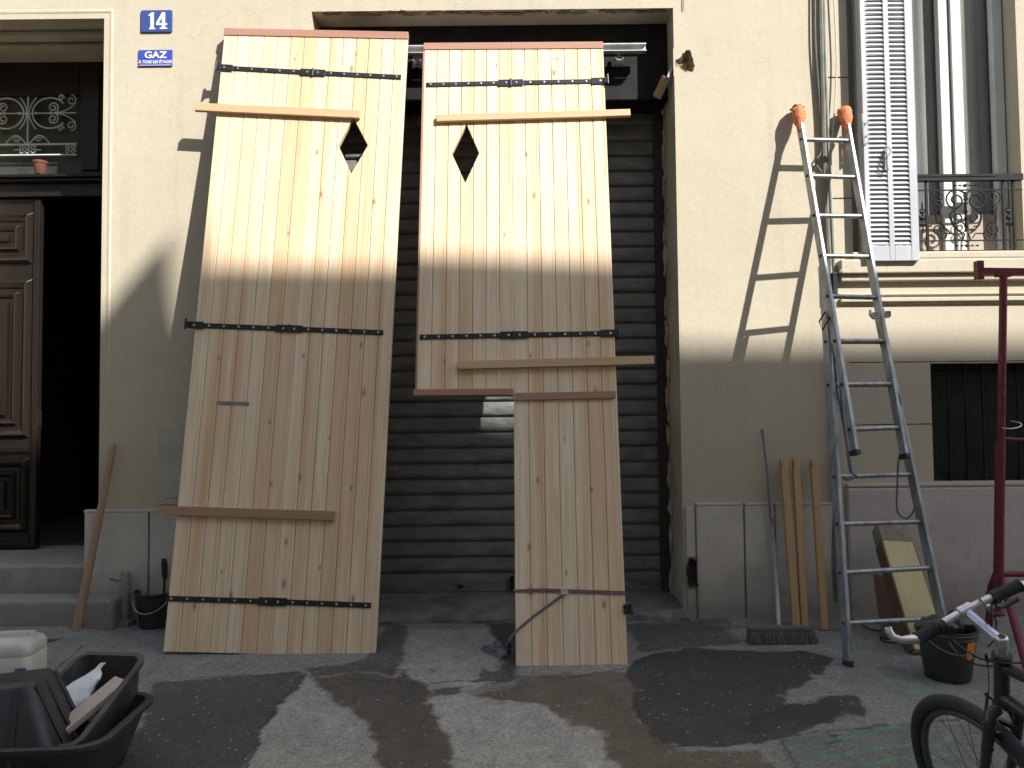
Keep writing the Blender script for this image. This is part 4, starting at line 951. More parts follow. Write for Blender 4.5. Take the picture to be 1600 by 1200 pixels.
for off, mt in ((.006, 'sblue'), (-.005, 'sred')):
    mb = MB(); pts = [fl(880, 930, -.012), fl(868, 938, -.01), fl(835, 962, -.008), fl(811, 982, -.008)]
    for p_ in ((803, 990), (797, 1003), (793, 1012)): g_ = gnd(*p_); 
    pts += [fl(803, 992, -.012)+Vector((-.01, 0, 0)), fl(797, 1004, -.01)+Vector((-.02, .0, -.01)), gnd(796, 1022)+Vector((0, 0, .01)), gnd(785, 1030)+Vector((0, 0, .015)), gnd(762, 1022)+Vector((0, 0, .008)), gnd(753, 1014)+Vector((0, 0, .012)), gnd(765, 1016)+Vector((0, 0, .02)), gnd(775, 1024)+Vector((0, 0, .025)), gnd(773, 1008)+Vector((0, 0, .02))]
    pts = [p+Vector((off*.8, -.001 if off > 0 else 0, off)) for p in pts]
    nr = [fn]*3+[Vector((-.5, -1, .2))]*3+[Vector((0, -.8, .6))]*8
    ribbon(mb, pts, .011, nr); mb.build('strap_tail', M[mt], sroot)
mb = MB(); q = fl(801, 1008, -.01)+Vector((-.02, 0, 0)); mb.box(q.x-.012, q.x+.014, q.y-.012, q.y+.01, q.z-.05, q.z+.02); mb.build('ratchet', M['black'], sroot, bev=.004)

# ------------------------------------------------------------------ extension ladder
lad = empty('extension_ladder', (2.2, -.9, zg(-.9))); tag(lad, 'tall aluminium extension ladder leaning on the wall, orange cloths on its tips', 'ladder')
bl0, bl1 = gnd(1325, 1041), at(1285, 415, -.39); br0, br1 = gnd(1482, 1022), at(1372, 487, -.46)
def along(a, b, py):        # point of segment a-b whose picture height is py
    lo, hi = 0, 1
    for _ in range(30):
        m = (lo+hi)/2; p = a.lerp(b, m); v = p-CAM; y = 600-F_PX*v.dot(CU)/v.dot(cf)
        if y > py: lo = m
        else: hi = m
    return a.lerp(b, (lo+hi)/2)
side = Vector((1, 0.35, 0)).normalized()
for a, b in ((bl0, bl1), (br0, br1)):
    mb = MB(); mb.bar(a+Vector((0, 0, .03)), b, .026, .058, side); mb.build('rail', M['alu'], lad, bev=.003)
    mb = MB(); mb.bar(a, a+(b-a).normalized()*.05, .030, .063, side); mb.build('rubber_foot', M['rubber'], lad, bev=.003)
fl0, fl1 = at(1336, 706, -.80), at(1250, 195, -.10); fr0, fr1 = at(1413, 712, -.74), at(1323, 196, -.10)
fsh = Vector((0, -.0, 0))
for a, b in ((fl0, fl1), (fr0, fr1)):
    mb = MB(); mb.bar(a, b, .025, .052, side); mb.build('rail', M['alu'], lad, bev=.003)
    mb = MB(); mb.bar(a-(b-a).normalized()*.02, a+(b-a).normalized()*.01, .034, .06, side); mb.build('end_cap', M['black'], lad, bev=.003)
def rung(a0, a1, b0, b1, pyL, pyR):
    mb = MB(); p = along(a0, a1, pyL); q = along(b0, b1, pyR); mb.tube([p, q], .0155, 12); mb.build('rung', M['alu'], lad, smooth=True)
    for e, o_ in ((p, -.014), (q, .014)):
        mb = MB(); mb.tube([e+side*o_, e+side*(o_*1.25)], .011, 8); mb.build('rung_end', M['black'], lad)
for l, r in ((218, 220), (275, 277), (337, 338), (400, 401), (463, 465), (533, 533), (601, 600), (671, 668)): rung(fl0, fl1, fr0, fr1, l, r)
for l, r in ((745, 741), (819, 815), (895, 887), (974, 966)): rung(bl0, bl1, br0, br1, l, r)
for l, r in ((534, 534), (602, 601)):  rung(bl0, bl1, br0, br1, l, r)
for (px, py, Yq) in ((1295, 495, -.50), (1363, 492, -.52), (1383, 490, -.47), (1404, 665, -.66), (1330, 665, -.74)):
    mb = MB(); q = at(px, py, Yq); mb.tube([q+Vector((-.012, 0, .03)), q+Vector((-.02, -.01, .0)), q+Vector((0, -.015, -.025)), q+Vector((.025, 0, -.02)), q+Vector((.03, .01, .01))], .008, 7); mb.box(q.x+.0, q.x+.035, q.y-.006, q.y+.02, q.z-.02, q.z+.016)
    mb.build('hook', M['alu'], lad, smooth=False)
mb = MB(); pts = [at(1290, 487, -.53), at(1280, 502, -.55), at(1285, 516, -.54), at(1300, 490, -.53)]; mb.tube(pts, .005, 6); mb.build('hook', M['iron'], lad)
for i, (e, b) in enumerate(((fl1, fl0), (fr1, fr0))):
    d = (e-b).normalized(); Mq = Matrix.Translation(e-d*.06) @ d.to_track_quat('Z', 'Y').to_matrix().to_4x4(); mb = MB(); rd = random.Random(i+2)
    prof = [(.018, 0), (.022, .02), (.024, .05), (.034, .08), (.043, .12), (.046, .16), (.042, .19), (.02, .205)]
    rr = []
    for r, z in prof: rr.append([Mq @ Vector(((r*(1+.14*math.sin(3*a+z*40+i)+rd.uniform(-.08, .08)))*math.cos(a), (r*(1+.1*math.sin(2*a+z*25)+rd.uniform(-.08, .08)))*math.sin(a), z)) for a in [2*PI*k/16 for k in range(16)]])
    mb.rings(rr); cl = mb.build('cloth_wrap', M['orange'], lad, smooth=True)
    if i == 0: mb = MB(); mb.blob(tuple(Mq @ Vector((0, 0, .20))), (.044, .04, .018), rough=.2); mb.build('sock_end', M['black'], lad, smooth=True)
    else:
        mb = MB()
        for k in range(3): p0 = Mq @ Vector((-.02+k*.008, -.02, .04)); mb.tube([p0, p0+Vector((-.02+.008*k, -.01, -.05)), p0+Vector((-.03+.012*k, 0, -.10-.02*k))], [.008, .010, .003], 6)
        mb.build('cloth_tail', M['orange'], lad, smooth=True)
def rope(pix, r=.006):
    mb = MB(); pts = [at(*p) for p in pix]; out = []
    for i in range(len(pts)-1):
        p0, p1, p2, p3 = pts[max(i-1, 0)], pts[i], pts[i+1], pts[min(i+2, len(pts)-1)]
        for k in range(6): t = k/6; out.append(.5*((2*p1)+(p2-p0)*t+(2*p0-5*p1+4*p2-p3)*t*t+(3*p1-p0-3*p2+p3)*t**3))
    out.append(pts[-1]); mb.tube(out, r, 7); mb.build('rope', M['rope'], lad, smooth=True)
rope([(1301, 500, -.52), (1303, 560, -.58), (1308, 610, -.64), (1315, 650, -.7), (1322, 690, -.78), (1328, 735, -.84), (1338, 744, -.84), (1322, 750, -.86), (1318, 744, -.86)])
rope([(1306, 540, -.57), (1312, 600, -.64), (1318, 660, -.7), (1331, 738, -.84)], .005)
rope([(1411, 706, -.70), (1404, 720, -.70), (1402, 760, -.72), (1401, 790, -.74), (1405, 804, -.75), (1416, 810, -.75), (1425, 803, -.75), (1430, 790, -.74)], .0055)
rope([(1400, 610, -.60), (1405, 620, -.60), (1407, 634, -.61)], .006)

# ------------------------------------------------------------------ leaning battens, broom, planks, pole
def up_bar(name, pT, YT, pB, w, th, mat, label, cat, group=None, Bpoint=None, side=(1, 0, 0), extra=None):
    b = gnd(*pB); t = at(*pT, YT); o = MB(); d = (t-b).normalized()
    sx = Vector(side); sx = (sx-d*sx.dot(d)).normalized(); sy = d.cross(sx); L = (t-b).length
    Mx = Matrix(((sx.x, sy.x, d.x, b.x), (sx.y, sy.y, d.y, b.y), (sx.z, sy.z, d.z, b.z), (0, 0, 0, 1)))
    o.tint = random.random()*.6; o.box(-w/2, w/2, -th/2, th/2, .0, L, Mx); ob = o.build(name, mat, frame=Mx, bev=.002); tag(ob, label, cat, group); return ob, Mx, L
G = 'square timber battens leaning beside the broom'
up_bar('timber_batten', (1224, 718), -.055, (1244, 983), .048, .035, M['pine_z'], 'left one of three timber battens on the plinth, nearest the broom handle', 'batten', G)
up_bar('timber_batten', (1243, 717), -.055, (1257, 982), .044, .035, M['pine_z'], 'middle one of three timber battens, its foot touching its left neighbour', 'batten', G)
up_bar('timber_batten', (1271, 719), -.055, (1288, 984), .045, .035, M['pine_z'], 'yellowish timber batten standing apart, nearest the ladder', 'batten', G)
# formwork beam and dark board
root, Mx, L = up_bar('formwork_beam', (1390, 826), -.20, (1450, 1022), .19, .11, M['pine_old'], 'thick yellow timber beam with cement stained end, leaning behind the ladder', 'beam')
root.data.materials[0] = M['pine_old']
def local_part(name, Mx, x0, x1, y0, y1, z0, z1, mat, parent, bev=.002):
    mb = MB(); mb.box(x0, x1, y0, y1, z0, z1, Mx); return mb.build(name, mat, parent, bev=bev)
ys = 1
local_part('stained_end', Mx, -.099, .099, -.0585, .0585, L-.13, L+.004, M['stained'], root)
local_part('side_board', Mx, -.108, -.0955, -.057, .057, 0, L-.131, M['brownside'], root)
local_part('side_board', Mx, .0955, .104, -.057, .057, 0, L-.131, M['stained'], root)
up_bar('dark_board', (1377, 900), -.16, (1392, 1000), .10, .02, M['brownside'], 'short dark brown board standing left of the thick yellow beam', 'board')
# broom
b0, b1 = gnd(1166, 1004), gnd(1276, 1003); bc = (b0+b1)/2; bd = (b1-b0).normalized(); bL = (b1-b0).length
broot = empty('broom', bc); tag(broot, 'wide street broom with grey-brown bristles, long thin handle leaning on the wall', 'broom')
BM = Matrix.Translation(bc) @ Matrix.Rotation(math.atan2(bd.y, bd.x), 4, 'Z')
mb = MB(); rd = random.Random(1)
for i in range(90):
    for j in range(4):
        x = lerp(-bL/2+.02, bL/2-.02, (i+rd.random())/90); fl_ = (x/(bL/2)); xb = x+.03*fl_**3+rd.uniform(-.004, .004); y = -.025+.016*j; yb = y*1.5-.012+rd.uniform(-.005, .005)
        mb.tube([BM @ Vector((x, y, .075)), BM @ Vector((xb, yb, .003))], [.0035, .0028], 4, cap=False)
mb.build('bristles', M['bristle'], broot)
mb = MB(); mb.box(-bL/2+.012, bL/2-.03, -.03, .03, .072, .098, BM); mb.build('broom_head', M['bristletop'], broot, bev=.006)
hb = BM @ Vector((0, .01, .09)); hb = along(at(1217, 1000, bc.y+.02), at(1217, 900, bc.y+.02), 986); hb.z = bc.z+.095
hm = at(1208, 850, -.09); ht = at(1191, 673, -.03)
mb = MB(); mb.tube([hb, at(1213, 905, -.12), at(1207, 822, -.075)], [.013, .013, .012], 10); mb.build('handle', M['whitepole'], broot, smooth=True)
mb = MB(); mb.tube([at(1207, 824, -.076), at(1204, 810, -.07), at(1199, 740, -.05), ht], [.009, .008, .0075, .008], 10); mb.tube([ht, ht+Vector((-.001, 0, .012))], .011, 10); mb.tube([at(1206, 816, -.073), at(1205.5, 810, -.07)], .014, 10)
mb.build('handle_extension', M['greypole'], broot, smooth=True)
# wooden pole by the door
b = gnd(118, 993); t = at(178, 693, -.045); mb = MB(); d = t-b
mb.tube([b, b+d*.02, b+d*.3, b+d*.62, b+d*.9, b+d*.99, t], [.026, .031, .027, .024, .021, .02, .014], 14)
pole = mb.build('wooden_pole', M['handle'], smooth=True); tag(pole, 'thick round wooden tool shaft leaning against the wall beside the entrance door', 'pole')

# ------------------------------------------------------------------ buckets
def bucket(name, c, rt, rb, h, label, sticker=False, seed=0):
    root = empty(name, c); tag(root, label, 'bucket'); T = Matrix.Translation(c); mb = MB()
    mb.lathe([(rb*.96, .0), (rb, .006), (lerp(rb, rt, .82), h*.82), (lerp(rb, rt, .84)+.006, h*.83), (lerp(rb, rt, .88)+.006, h*.86), (lerp(rb, rt, .9), h*.88), (rt, h-.012), (rt+.009, h-.01), (rt+.009, h), (rt-.004, h), (rt-.007, h-.02), (rb-.004, .012), (0.001, .012)], T, 36, True, False)
    mb.build('bucket_body', M['blackplastic'], root, smooth=True)
    for s_ in (-1, 1): e = MB(); e.box(s_*rt-.012 if s_ > 0 else -rt-.010, s_*rt+.010 if s_ > 0 else -rt+.012, -.018, .018, h-.05, h+.012, T); e.build('ear', M['blackplastic'], root, bev=.005)
    return root, T
c = gnd(242, 978); lb, T = bucket('bucket', c, .128, .095, .235, 'black builder bucket with pale wire handle, half hidden by the left shutter')
mb = MB(); mb.tube([c+Vector((.125*math.cos(a), -.14*abs(math.sin(a))**.8-.01, .225-.11*math.sin(a))) for a in [PI*i/16 for i in range(17)]], .0035, 6); mb.build('bail_handle', M['whitepole'], lb, smooth=True)
tr = empty('trowel', c+Vector((.03, .03, .2))); tag(tr, 'dark trowel handle standing up out of the black bucket by the left shutter', 'trowel')
q = c+Vector((.05, .03, .16)); mb = MB(); mb.tube([q+Vector((0, 0, .15)), q+Vector((0, 0, .2)), q+Vector((-.004, 0, .26)), q+Vector((-.006, 0, .29))], [.014, .019, .02, .013], 10); mb.build('grip', M['black'], tr, smooth=True)
mb = MB(); mb.tube([q+Vector((-.01, 0, -.02)), q+Vector((0, 0, .15))], .006, 8); mb.box(q.x-.07, q.x+.05, q.y-.04, q.y+.04, q.z-.03, q.z-.02); mb.build('blade', M['iron'], tr)
mb = MB(); q = gnd(218, 966); mb.add([q+Vector(v) for v in ((-.05, 0, .002), (.06, -.02, .002), (.05, .05, .005), (-.02, .04, .07), (-.045, 0, .01), (.06, -.015, .01), (.05, .055, .01))], [(0, 1, 2), (0, 2, 3), (1, 2, 3), (0, 3, 1), (4, 5, 6)])
sh = mb.build('rubber_offcut', M['rubber']); tag(sh, 'small black scrap on the ground at the left side of the handled bucket', 'scrap')
c = gnd(1481, 1058); rb_, T = bucket('bucket', c, .150, .115, .27, 'black builder bucket with an orange sticker, standing behind the bicycle handlebar')
mb = MB(); mb.tube([c+Vector((.15*math.cos(a), -.155*abs(math.sin(a))**.8-.004, .262-.10*math.sin(a))) for a in [PI*i/16 for i in range(17)]], .003, 6); mb.tube([c+Vector((.157*math.cos(a), .157*math.sin(a), .255)) for a in [2*PI*i/30 for i in range(31)]], .003, 5); mb.build('bail_handle', M['cable'], rb_, smooth=True)
mb = MB(); a0 = -1.35; vs = []
for i in range(6):
    a = a0+i*.085
    for z in (.13, .15, .215, .235): 
        rr_ = lerp(.115, .150, z/.27)+.0035; k = 0 if z in (.15, .215) or 0 < i < 5 else .0; vs.append(c+Vector((rr_*math.cos(a), rr_*math.sin(a), z if not (i in (0, 5)) else lerp(z, .18, .35))))
mb.add(vs, [(i*4+j, i*4+j+4, i*4+j+5, i*4+j+1) for i in range(5) for j in range(3)]); mb.build('sticker', M['orangesticker'], rb_)
for k, (dx, dy, r, lab) in enumerate(((-.045, .0, (.09, .08, .06), 'crumpled black rubber gloves heaped in the bucket behind the handlebar'), (.06, .04, (.05, .05, .075), 'rounded dark sponge standing in the bucket behind the handlebar'))):
    mb = MB(); mb.blob((c.x+dx, c.y+dy, c.z+.27), r, rough=.12, seed=k+5); o = mb.build(('rubber_gloves', 'sponge')[k], M['dustyplastic'], smooth=True); tag(o, lab, ('gloves', 'sponge')[k])
# wire lying on the ground behind the ladder
def ground_wire(name, pix, r, mat, label, cat, lift=.006):
    pts = [gnd(*p)+Vector((0, 0, lift)) for p in pix]; out = []
    for i in range(len(pts)-1):
        p0, p1, p2, p3 = pts[max(i-1, 0)], pts[i], pts[i+1], pts[min(i+2, len(pts)-1)]
        for k in range(8): t = k/8; out.append(.5*((2*p1)+(p2-p0)*t+(2*p0-5*p1+4*p2-p3)*t*t+(3*p1-p0-3*p2+p3)*t**3))
    mb = MB(); mb.tube(out, r, 6); o = mb.build(name, mat, smooth=True); tag(o, label, cat)
ground_wire('electric_wire', [(1325, 966), (1342, 976), (1362, 985), (1380, 988), (1376, 1000), (1392, 1006), (1420, 1001)], .005, M['rubber'], 'thin black wire lying on the pavement behind the ladder', 'wire')

# ------------------------------------------------------------------ jerrycan
q = gnd(36, 1076); q = Vector((q.x-.115, q.y+.04, q.z-.02)); JM = Matrix.Translation(q) @ Matrix.Rotation(.12, 4, 'Z')
jr = empty('jerrycan', JM); tag(jr, 'milky white plastic jerrycan on the pavement behind the black tubs', 'jerrycan')
def rr3(M_, w, d_, r, z, n=6): return [M_ @ Vector((p[0], p[1], z)) for p in rrect(0, 0, w, d_, r, n)]
mb = MB(); w_, d_ = .34, .25
mb.rings([rr3(JM, w_-.03, d_-.03, .04, 0), rr3(JM, w_, d_, .05, .015), rr3(JM, w_, d_, .05, .20), rr3(JM, w_-.006, d_-.006, .05, .205), rr3(JM, w_, d_, .05, .212), rr3(JM, w_, d_, .05, .25), rr3(JM, w_-.02, d_-.02, .06, .275), rr3(JM, w_-.08, d_-.08, .06, .29)])
jb_ = mb.build('can_body', M['canplastic'], jr, smooth=True)
mb = MB(); mb.rings([rr3(JM @ Matrix.Translation((.05, 0, 0)), .20, .06, .025, .285), rr3(JM @ Matrix.Translation((.05, 0, 0)), .19, .05, .022, .315)])
mb.build('grip', M['canplastic'], jr, smooth=True)
mb = MB(); mb.lathe([(.028, .28), (.028, .31), (.024, .314)], JM @ Matrix.Translation((-.10, .02, 0)), 20); mb.build('cap', M['black'], jr, smooth=True)
mb = MB(); mb.box(.10, .155, -.1275, -.1245, .05, .15, JM); mb.build('label_panel', M['label_blue'], jr)

# ------------------------------------------------------------------ black tubs
def tub(name, Mx, w, d_, h, taper, r, lip, mat, label, parts=True, ribs=0):
    root = empty(name, Mx); tag(root, label, 'tub'); t = .006; mb = MB()
    R = lambda k, z, g=0: [Mx @ Vector((p[0], p[1], z)) for p in rrect(0, 0, w-2*taper*(1-k)+2*g, d_-2*taper*(1-k)+2*g, max(r+g, .01), 7)]
    mb.rings([R(0, 0, -.01), R(0, .01), R(.5, h*.5), R(1, h-.012), R(1, h-.02, lip), R(1, h-.002, lip+.002), R(1, h+.003, lip-.006), R(1, h, -t), R(.5, h*.5, -t), R(0, .014, -t-.008)], True, True)
    mb.build('tub_body', mat, root, smooth=True)
    if ribs:
        mb = MB()
        for i in range(ribs):
            x = lerp(-w*.26, w*.26, i/(ribs-1))
            for s_ in (-1, 1):
                mb.bar(Mx @ Vector((x, s_*(d_/2-taper+.001), .01)), Mx @ Vector((x*1.03, s_*(d_/2+.003), h-.03)), .02, .008)
        for i in range(3):
            y = lerp(-d_*.2, d_*.2, i/2)
            for s_ in (-1, 1): mb.bar(Mx @ Vector((s_*(w/2-taper+.001), y, .01)), Mx @ Vector((s_*(w/2+.003), y*1.03, h-.03)), .008, .02)
        mb.build('ribs', mat, root, bev=.003)
    return root
zb = zg(-2.2)
BMx = Matrix.Translation((-2.16, -2.20, zb+.004)) @ Matrix.Rotation(.06, 4, 'Z')
tub('mortar_trough', BMx, 1.08, .58, .25, .07, .10, .025, M['blackplastic'], 'large shallow black mortar trough holding two smaller tubs, front left')
TM = Matrix.Translation((-1.86, -2.02, zb+.145)) @ Matrix.Rotation(-.12, 4, 'Z') @ Matrix.Rotation(.42, 4, 'X')
tub('mixing_tub', TM, .31, .52, .19, .035, .05, .016, M['dustyplastic'], 'dusty open black tub tilted in the trough, full of rubbish')
OM = Matrix.Translation((-2.17, -2.28, zb+.435)) @ Matrix.Rotation(.16, 4, 'Z') @ Matrix.Rotation(PI, 4, 'X') @ Matrix.Rotation(.07, 4, 'Y')
tub('upturned_tub', OM, .72, .46, .33, .11, .045, .014, M['blackplastic'], 'ribbed black tub lying upside down in the front of the trough', ribs=5)
# rubbish in the tilted tub
mb = MB(); A = TM; rd = random.Random(12); rr = []
for i in range(12):
    t = i/11; w = .078*math.sin(PI*min(1, t*1.05+.05))**.6*(1-.4*t)+.012
    cx, cy = lerp(-.09, .02, t), lerp(-.15, .17, t)
    rr.append([A @ Vector((cx+w*math.cos(a)*(1+rd.uniform(-.18, .18)), cy+.4*w*math.cos(a+1), .13+.09*t+.45*w*math.sin(a)*(1+rd.uniform(-.2, .2)))) for a in [2*PI*k/14 for k in range(14)]])
mb.rings(rr); o = mb.build('plastic_bag', M['bag'], smooth=True); tag(o, 'crumpled white plastic bag lying in the tilted dusty tub', 'bag')
mb = MB(); p0 = A @ Vector((.015, -.19, .16)); p1 = A @ Vector((.125, .12, .17)); mb.bar(p0, p1, .075, .03, (1, 0, .1)); o = mb.build('wood_offcut', wood_mat('grey_offcut', (.52, .46, .38), (.42, .34, .26), axis=1), bev=.003); tag(o, 'grey wooden board offcut lying right of the white bag in the tub', 'offcut')
for k, (a, b, w, mt, lab) in enumerate((((-.06, -.2, .13), (.02, -.13, .15), .03, 'pine_x', 'short pale pine offcut at the front end of the tilted tub'), ((.03, -.05, .13), (.12, .02, .12), .02, 'terracotta', 'reddish brick fragment between the white bag and grey offcut'), ((.02, -.22, .12), (.08, -.2, .12), .025, 'orange', 'small orange scrap at the lower end of the tilted tub'), ((-.03, -.14, .14), (.01, -.09, .15), .035, 'black', 'black lump next to the lower end of the white bag'))):
    mb = MB(); mb.bar(A @ Vector(a), A @ Vector(b), w, w*.6, (0, 1, .2)); o = mb.build(('wood_offcut', 'brick_fragment', 'plastic_scrap', 'rubble_lump')[k], M[mt], bev=.004); tag(o, lab, ('offcut', 'brick', 'scrap', 'rubble')[k])
# pot on transom shelf
q = at(63, 262, .58); q.z = 3.301; mb = MB(); T = Matrix.Translation(q)
mb.lathe([(.034, 0), (.038, .01), (.046, .06), (.05, .085), (.055, .087), (.055, .105), (.046, .105), (.04, .03), (.001, .03)], T, 20); o = mb.build('flowerpot', M['terracotta'], smooth=True); tag(o, 'small terracotta flowerpot on the ledge by the iron fanlight grille', 'flowerpot')
# manhole cover near the step
q = gnd(62, 992); mb = MB(); T = Matrix.Translation(q+Vector((0, 0, .012)))
mb.lathe([(.30, 0), (.30, .009), (.28, .009), (.278, .005), (.27, .005), (.268, .010), (.20, .010), (.198, .006), (.17, .006), (.168, .010), (.1, .010), (.098, .006), (.07, .006), (.068, .01), (.001, .01)], T, 48)
o = mb.build('manhole_cover', M['dustyplastic'], smooth=False); tag(o, 'round worn manhole cover with concentric rings before the entrance step', 'manhole cover')

# ------------------------------------------------------------------ red scaffold trestle
tre = empty('scaffold_trestle', (3.0, -.6, zg(-.6))); tag(tre, 'dark red steel scaffold trestle with holed post and top crossbar', 'trestle')
ty = -.62
def tp(px, py, Y=ty): return at(px, py, Y)
base_ = tp(1561, 905); top = tp(1568, 424)
mb = MB(); mb.tube([base_, base_.lerp(top, .5), top], .0225, 14); post = mb.build('post', M['red'], tre, smooth=True)
mb = MB(); low = tp(1563, 690); mb.tube([tp(1560, 925), low], .029, 14); mb.build('outer_tube', M['red'], tre, smooth=True)
mb = MB()
for py in (478, 519, 560, 583, 604, 623, 645, 668): p = tp(1568-(py-424)*.012, py); mb.tube([p+Vector((0, -.0235, 0)), p+Vector((0, -.018, 0))], .007, 8)
mb.build('pin_holes', M['rustdark'], post)
mb = MB(); a = tp(1526, 424); b = tp(1700, 426); mb.bar(a, b, .042, .042, (0, 0, 1)); mb.bar(tp(1529, 408), tp(1530, 437), .04, .05); mb.box(top.x-.05, top.x+.045, ty-.022, ty+.022, top.z-.035, top.z-.004); mb.build('crossbar', M['red'], tre, bev=.003)
mb = MB(); mb.tube([tp(1565, 686), tp(1700, 690)], .011, 10); mb.build('brace', M['red'], tre, smooth=True)
mb = MB(); mb.tube([tp(1562, 897), tp(1700, 897)], .018, 10); mb.build('brace', M['red'], tre, smooth=True)
for p_, q_ in (((1558, 895), (1543, 922)), ((1566, 905), (1612, 1068))):
    mb = MB(); a = tp(*p_); b = gnd(*q_) if q_[1] > 1000 else at(1543, 930, -.35)
    mb.tube([a, b] if q_[1] > 1000 else [a, a.lerp(b, .6), Vector((b.x, b.y, zg(b.y)+.02))], .022, 12); mb.build('leg', M['red'], tre, smooth=True)
mb = MB(); a = tp(1560, 900); mb.tube([a, tp(1556, 960)], .028, 12); mb.blob(tuple(tp(1556, 958)), (.05, .05, .02), rough=.05); mb.build('leg', M['red'], tre, smooth=True)
mb = MB(); c_ = tp(1578, 664); mb.tube([c_+Vector((.065*math.cos(a), .05*math.sin(a)-.0, .022*math.sin(a+.5))) for a in [2*PI*i/24*.86+1.9 for i in range(25)]], .0035, 6); mb.build('wire_pin', M['zinc'], tre, smooth=True)

# ------------------------------------------------------------------ bicycle
Tt, Crn, Ax, Br = Vector((1.367, -3.287, .732)), Vector((1.414, -3.198, .515)), Vector((1.482, -3.013, .164)), Vector((1.330, -3.197, .797))
ba, bu, bup = Vector((.942, .184, .280)).normalized(), Vector((-.192, .981, 0)), Vector((-.275, -.054, .960)).normalized(); Rw = .33
fa = bup; 
bike = empty('bicycle', (1.5, -3.6, zg(-3.3))); tag(bike, 'dark grey bicycle with silver handlebar and bar end, cut off by the right edge', 'bicycle')
def wheel(c, u, up, a):
    rt = empty('wheel', (0, 0, 0)); rt.parent = bike; W[rt] = W[bike].copy()
    C = lambda r, t, o=0: c+u*(r*math.cos(t))+up*(r*math.sin(t))+a*o
    def torus(R, r, n=72, m=10):
        rings_ = []
        for i in range(n):
            t = 2*PI*i/n; rad = u*math.cos(t)+up*math.sin(t); rings_.append([c+rad*R+(rad*math.cos(2*PI*j/m)+a*math.sin(2*PI*j/m))*r for j in range(m)])
        mb_ = MB(); vs = [p for r_ in rings_ for p in r_]; mb_.add(vs, [(i*m+j, ((i+1) % n)*m+j, ((i+1) % n)*m+(j+1) % m, i*m+(j+1) % m) for i in range(n) for j in range(m)]); return mb_
    torus(Rw-.022, .023).build('tyre', M['rubber'], rt, smooth=True)
    torus(Rw-.054, .0125, 72, 8).build('rim', M['rim'], rt, smooth=True)
    mb_ = MB()
    for i in range(32):
        t = 2*PI*i/32; s_ = 1 if i % 2 else -1; mb_.tube([C(.02, t+(.9 if i % 4 < 2 else -.9), s_*.03), C(Rw-.06, t, 0)], .0011, 4, False)
    mb_.build('spokes', M['rim'], rt)
    mb_ = MB(); mb_.tube([c-a*.05, c-a*.035, c-a*.034, c-a*.028, c+a*.028, c+a*.034, c+a*.035, c+a*.05], [.006, .006, .022, .022, .022, .022, .006, .006], 16); mb_.build('hub', M['rim'], rt, smooth=True)
    return rt
wheel(Ax, bu, bup, ba)
hd = (Crn-Tt).normalized()
mb = MB()
for s_ in (-1, 1):
    o_ = ba*(s_*.052); mid_ = Crn.lerp(Ax, .45)-bu*.012
    mb.tube([Crn+ba*(s_*.012)+bup*.005, Crn+o_*.8-bup*.004, Crn+o_-bup*.03, mid_+o_, Ax+o_-bu*.01, Ax+o_*.98], [.017, .018, .0175, .015, .011, .009], 12)
fork = mb.build('fork', M['frame'], bike, smooth=True)
mb = MB(); mb.tube([Tt+hd*.06, Tt+hd*.068, Tt+hd*.21, Tt+hd*.218], [.026, .021, .021, .026], 16); rear = -bu
# rear triangle: bicycle continues backwards from the head tube
seat = Tt+rear*.60+hd*.10; bb = Tt+rear*.52-bup*.36-bu*.02; rax = Tt+rear*.98; rax = rax+bup*(-(rax-Ax).dot(bup)); 
mb.tube([Tt+hd*.085, seat+hd*.03], .0165, 12); mb.tube([Tt+hd*.19, bb], .020, 12); mb.tube([seat-hd*.06, bb], .0165, 12)
for s_ in (-1, 1): mb.tube([seat+hd*.03+ba*s_*.012, rax+ba*s_*.06], .009, 8); mb.tube([bb+ba*s_*.02, rax+ba*s_*.06], .011, 8)
mb.build('frame', M['frame'], bike, smooth=True)
wheel(rax, bu, bup, ba)
mb = MB(); mb.tube([seat-hd*.05, seat-hd*.16], .013, 10); mb.build('seat_post', M['silver'], bike, smooth=True)
mb = MB(); sc_ = seat-hd*.18
mb.rings([[sc_+rear*(.13*(1-t)-.13*t)*1+ba*(w*math.cos(a))+bup*(.02*math.sin(a)) for a in [2*PI*k/12 for k in range(12)]] for t, w in ((0, .03), (.05, .07), (.3, .075), (.6, .035), (.9, .022), (1, .01))]); mb.build('saddle', M['rubber'], bike, smooth=True)
mb = MB(); mb.lathe([(.0, -.006), (.085, -.006), (.09, 0), (.085, .006), (.0, .006)], Matrix.Translation(bb+ba*.045) @ ba.to_track_quat('Z', 'Y').to_matrix().to_4x4(), 32); mb.tube([bb-ba*.07, bb+ba*.07], .02, 12)
for s_ in (-1, 1): mb.bar(bb+ba*s_*.065, bb+ba*s_*.075-bup*.17*s_, .012, .022, ba); mb.bar(bb+ba*s_*.07-bup*.17*s_, bb+ba*s_*.16-bup*.17*s_, .07, .02, bu)
mb.build('crankset', M['rim'], bike, bev=.002)
